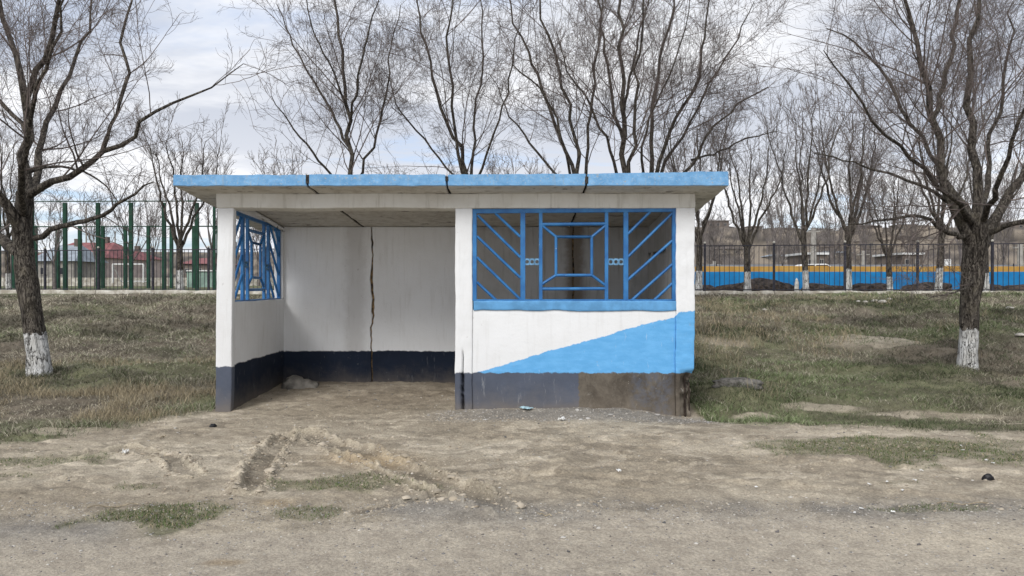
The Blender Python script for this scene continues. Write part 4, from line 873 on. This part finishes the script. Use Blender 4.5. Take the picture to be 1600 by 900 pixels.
for px, dd, wpx, hpx, wm, rk, wn, lb in ridge:
    house('house', px, dd, wpx, hpx, 0, 6, wm, M_GREYTIN if rk == 'gable' and wm is M_PALE else M_BROWN, lb, rk, wn, basez=zr(px, dd)-.3)
# grey street fence beyond the striped wall
M_GREYF = simple('grey_fence_sheet', (.26, .27, .3), .2, .8, .8, .2)
gf = tag(empty('street_fence', (0, 56, 1.2)), 'grey sheet fence along the far side of the street', 'fence')
for i in range(13):
    bm = bmesh.new(); bx(bm, 13+i*2.5, 13+i*2.5+2.44, 0, .05, -.3, 1.85-.02*(i % 2)); bm_obj('fence_panel', bm, M_GREYF, gf)
    bm = bmesh.new(); bx(bm, 13+i*2.5-.06, 13+i*2.5+.0, -.05, .0, -.3, 1.92); bm_obj('post', bm, M_DARK, gf)
# white parked car across the street
def car(px, d, zb_):
    x = (px-800)*d/F; r = tag(empty('car', (x, d, zb_)), 'white car parked across the street behind the striped wall', 'car')
    prof = [(-2.05, .35), (-2.1, .75), (-1.95, .95), (-1.25, 1.02), (-.75, 1.42), (.75, 1.45), (1.45, 1.05), (2.0, .95), (2.1, .7), (2.05, .35)]
    bm = bmesh.new(); a = [bm.verts.new((p[0], 0, p[1])) for p in prof]; b = [bm.verts.new((p[0], 1.65, p[1])) for p in prof]
    bm.faces.new(a); bm.faces.new(b[::-1])
    for i in range(len(prof)): bm.faces.new((a[i], b[i], b[(i+1) % len(prof)], a[(i+1) % len(prof)]))
    bmesh.ops.recalc_face_normals(bm, faces=bm.faces[:]); bmesh.ops.bevel(bm, geom=bm.edges[:], offset=.05, segments=2, affect='EDGES'); bm_obj('body', bm, M_WHITE, r)
    for x0, x1, c in ((-1.1, -.1, .3), (0, 1.25, .0)):
        bm = bmesh.new(); v = [bm.verts.new(q) for q in ((x0+.0, -.012, 1.03), (x1, -.012, 1.05), (x1-(.45 if c == 0 else 0), -.012, 1.36), (x0+(.35 if c else 0), -.012, 1.36))]
        bm.faces.new(v); e = bmesh.ops.extrude_face_region(bm, geom=bm.faces[:])
        bmesh.ops.translate(bm, verts=[q for q in e['geom'] if isinstance(q, bmesh.types.BMVert)], vec=(0, -.01, 0)); bm_obj('window', bm, M_DARK, r)
    for wx in (-1.3, 1.3):
        for wy in (.1, 1.55):
            bm = bmesh.new(); rod(bm, (wx, wy-.1, .32), (wx, wy+.1, .32), .32, 20); w_ = bm_obj('wheel', bm, M_DARK, r)
            bm = bmesh.new(); rod(bm, (wx, wy-.11, .32), (wx, wy+.11, .32), .17, 16); bm_obj('rim', bm, M_GREYF, w_)
car(1275, 52, 1.55)
# street poles
M_POLE = simple('pole_concrete', (.36, .34, .31), .2, 2)
for px, d, hp, wp, lb in ((1271, 60, 356, .28, 'concrete utility pole rising above the far street near the white car'), (1349, 60, 392, .18, 'short pale pole across the street between two row trees'), (1116, 60, 408, .18, 'short pale pole across the street right of the shelter'), (1594, 50, 380, .22, 'pale concrete pole at the right edge beyond the fence')):
    x = (px-800)*d/F; r = tag(empty('utility_pole', (x, d, 1.3)), lb, 'pole'); top = EYE+(HOR-hp)*d/F-1.3
    bm = bmesh.new(); rod(bm, (0, 0, -.5), (0, 0, top), wp, 10, wp*.7); bm_obj('shaft', bm, M_POLE, r)
    bm = bmesh.new(); bx(bm, -.5, .5, -.05, .05, top-.35, top-.25); bm_obj('crossarm', bm, M_POLE, r)
x = (1481-800)*50/F; r = tag(empty('sign_board', (x, 50, 1.3)), 'white upright board across the street left of the big right trunk', 'sign')
bm = bmesh.new(); bx(bm, -.22, .22, 0, .05, 1.1, 1.95); bm_obj('board', bm, M_WHITE, r); bm = bmesh.new(); rod(bm, (0, .08, -.3), (0, .08, 1.9), .04); bm_obj('post', bm, M_IRON, r)

# ---------------------------------------------------------------- sports ground, left
cg = tag(empty('court_enclosure', (0, 0, 0)), 'open frame of tall green steel posts and thin rails round the sports court', 'sports fence')
def gp(px, d, top, wpx, nm='post'):
    x = (px-800)*d/F; hw = wpx*d/F/2; zt_ = EYE+(HOR-top)*d/F; bm = bmesh.new(); bx(bm, x-hw, x+hw, d-hw, d+hw, 1.0, zt_)
    return bm_obj(nm, bm, M_GREEN, cg)
for px in (-2, 50, 102, 153.5, 205, 256.5, 308): gp(px, 38.5, 317, 5)
gp(335, 38.5, 320, 3.5)
for px in (-15, 22, 56, 90, 125, 161, 196, 232, 268, 303, 341): gp(px, 53, 353, 4.4)
bm = bmesh.new()
for top in (314.5, 354): rod(bm, P(-60, top+1, 38.5), P(420, top-1, 38.5), .025, 6)
bm_obj('rail', bm, M_GREEN, cg)
bm = bmesh.new(); rod(bm, P(-60, 354, 53), P(420, 354, 53), .03, 6); rod(bm, P(-60, 315, 53.2), P(420, 315, 53.2), .015, 5); bm_obj('rail', bm, M_GREEN, cg)
bm = bmesh.new(); a = P(176, 440, 62); b = P(224, 440, 62); z1 = P(0, 413, 62)[2]
g = tag(empty('football_goal', ((a[0]+b[0])/2, 62, a[2])), 'white football goal frame on the court beyond the left fence', 'goal')
hw = (b[0]-a[0])/2; hh = z1-a[2]; bm = bmesh.new()
for s in (-1, 1): rod(bm, (s*hw, 0, -.1), (s*hw, 0, hh), .06, 8)
rod(bm, (-hw, 0, hh), (hw, 0, hh), .06, 8); bm_obj('goal_frame', bm, M_WHITE, g)
bm = bmesh.new()
for s in (-1, 1): rod(bm, (s*hw, 0, hh), (s*hw, 1.3, 0), .04, 6)
rod(bm, (-hw, 1.3, .02), (hw, 1.3, .02), .04, 6); bm_obj('goal_stay', bm, M_WHITE, g)
xa_ = (-60-800)*66/F; bm = bmesh.new(); bx(bm, xa_, (700-800)*66/F, 66, 66.2, 1.2, EYE+(HOR-436.5)*66/F+.15); tag(bm_obj('court_kerb', bm, M_KERB), 'thin pale kerb along the far side of the sports court', 'kerb')
bm = bmesh.new(); xq = (292-800)*57/F; bx(bm, xq, (360-800)*57/F, 57, 57.15, 1.2, EYE+(HOR-424)*57/F); M_LG = simple('pale_green_board', (.3, .42, .36), .2, 1.5)
rb = tag(empty('court_board', (xq, 57, 1.2)), 'pale green board with white top beside the shelter\'s left wall, on the court', 'board')
o = bm_obj('board', bm, M_LG, rb); o.location = (-xq, -57, -1.2); bm = bmesh.new(); bx(bm, xq, (360-800)*57/F, 56.9, 57.2, EYE+(HOR-424)*57/F, EYE+(HOR-422)*57/F); o = bm_obj('top_rail', bm, M_WHITE, rb); o.location = (-xq, -57, -1.2)
for px, d, top, lb in ((180, 95, 362, 'thin distant pole above the small pink house'), (135, 90, 320, 'thin distant pole above the pink house')):
    x = (px-800)*d/F; r = tag(empty('utility_pole', (x, d, 1.5)), lb, 'pole'); bm = bmesh.new(); rod(bm, (0, 0, -.5), (0, 0, EYE+(HOR-top)*d/F-1.5), .11, 8, .08); bm_obj('shaft', bm, M_POLE, r)

# ---------------------------------------------------------------- litter and small things
M_PAPER = simple('paper', (.75, .75, .73), .1, 20, .8, .3, 40); M_BLACK = simple('black_plastic', (.015, .015, .017), .3, 20, .45, .5, 40); M_STICK = simple('dry_stick', (.36, .3, .21), .3, 20, .9, .4); M_CYAN = simple('faded_wrapper', (.35, .5, .55), .2, 20, .5, .3)
def scrap(px, py, w_, l_, mat, label, seed, h=.012, cat='litter', name='paper_scrap', group=None):
    x, y = G(px, py); bm = bmesh.new(); bmesh.ops.create_grid(bm, x_segments=7, y_segments=5, size=.5)
    for v in bm.verts:
        n = mn.noise(v.co*3+Vector((seed, 0, 0))); v.co = Vector((v.co.x*w_, v.co.y*l_, abs(n)*h*2+mn.noise(v.co*8+Vector((seed, 2, 0)))*h*.5))
    e = bmesh.ops.extrude_face_region(bm, geom=bm.faces[:]); bmesh.ops.translate(bm, verts=[q for q in e['geom'] if isinstance(q, bmesh.types.BMVert)], vec=(0, 0, .0015))
    bmesh.ops.recalc_face_normals(bm, faces=bm.faces[:])
    o = bm_obj(name, bm, mat); o.location = (x, y, float(terr(x, y))+.012); o.rotation_euler = (0, 0, seed*1.7); tag(o, label, cat, group)
scrap(967, 743, .055, .03, M_PAPER, 'white paper scrap lying on the dirt below the shelter\'s right window', 1)
scrap(1182, 763, .02, .018, M_PAPER, 'tiny white scrap alone on the dirt right of centre', 2, .006)
for i, (px, py) in enumerate(((1359, 762), (1386, 758), (1430, 757), (1411, 772), (1347, 797), (1336, 804), (1396, 801), (1502, 700), (1440, 738), (1552, 728), (1505, 706), (1542, 724))):
    scrap(px, py, .028, .014, M_PAPER, 'small white litter fragment on the dirt verge at right', 3+i, .006, group='white litter fragments on the right verge')
scrap(822, 646, .16, .09, M_CYAN, 'faded bluish plastic wrapper at the foot of the front panel', 31, .02, name='plastic_wrapper')
scrap(878, 660, .08, .06, M_PAPER, 'pale crumpled scrap on the stone apron below the front panel', 32, .03)
scrap(195, 712, .05, .035, M_PAPER, 'pale scrap standing on the churned dirt at left', 33, .03)
x, y = G(1544, 752); lump('crumpled_bag', (x, y, float(terr(x, y))+.008), (.045, .03, .035), M_BLACK, 51, label='small crumpled black plastic bag on the dirt at far right', cat='bag', sub=3, am=.6)
x, y = G(332, 668); lump('clod', (x, y, float(terr(x, y))+.008), (.035, .03, .025), M_BLACK, 52, label='small black lump on the dirt in front of the left post', cat='litter', sub=3, am=.5)
def stick(px0, py0, px1, py1, r, label):
    a, b = G(px0, py0), G(px1, py1); bm = bmesh.new(); n = 6; pts = []
    for k in range(n+1):
        t = k/n; x = a[0]+(b[0]-a[0])*t; y = a[1]+(b[1]-a[1])*t+.02*math.sin(t*3); pts.append((x-a[0], y-a[1], float(terr(x, y))+.012-float(terr(*a))+.008*math.sin(t*9)))
    for p, q in zip(pts[:-1], pts[1:]): rod(bm, p, q, r, 6)
    o = bm_obj('twig', bm, M_STICK); o.location = (*a, float(terr(*a))); tag(o, label, 'twig')
stick(135, 798, 215, 791, .004, 'long pale dry stalk lying beside the green patch at front left'); stick(1465, 792, 1545, 788, .004, 'long pale dry stalk on the road edge at right')
stick(250, 689, 258, 686, .006, 'short pale twig on the dirt left of the left post'); stick(843, 806, 862, 809, .004, 'pale stick on the dark gravel edge below the panel')
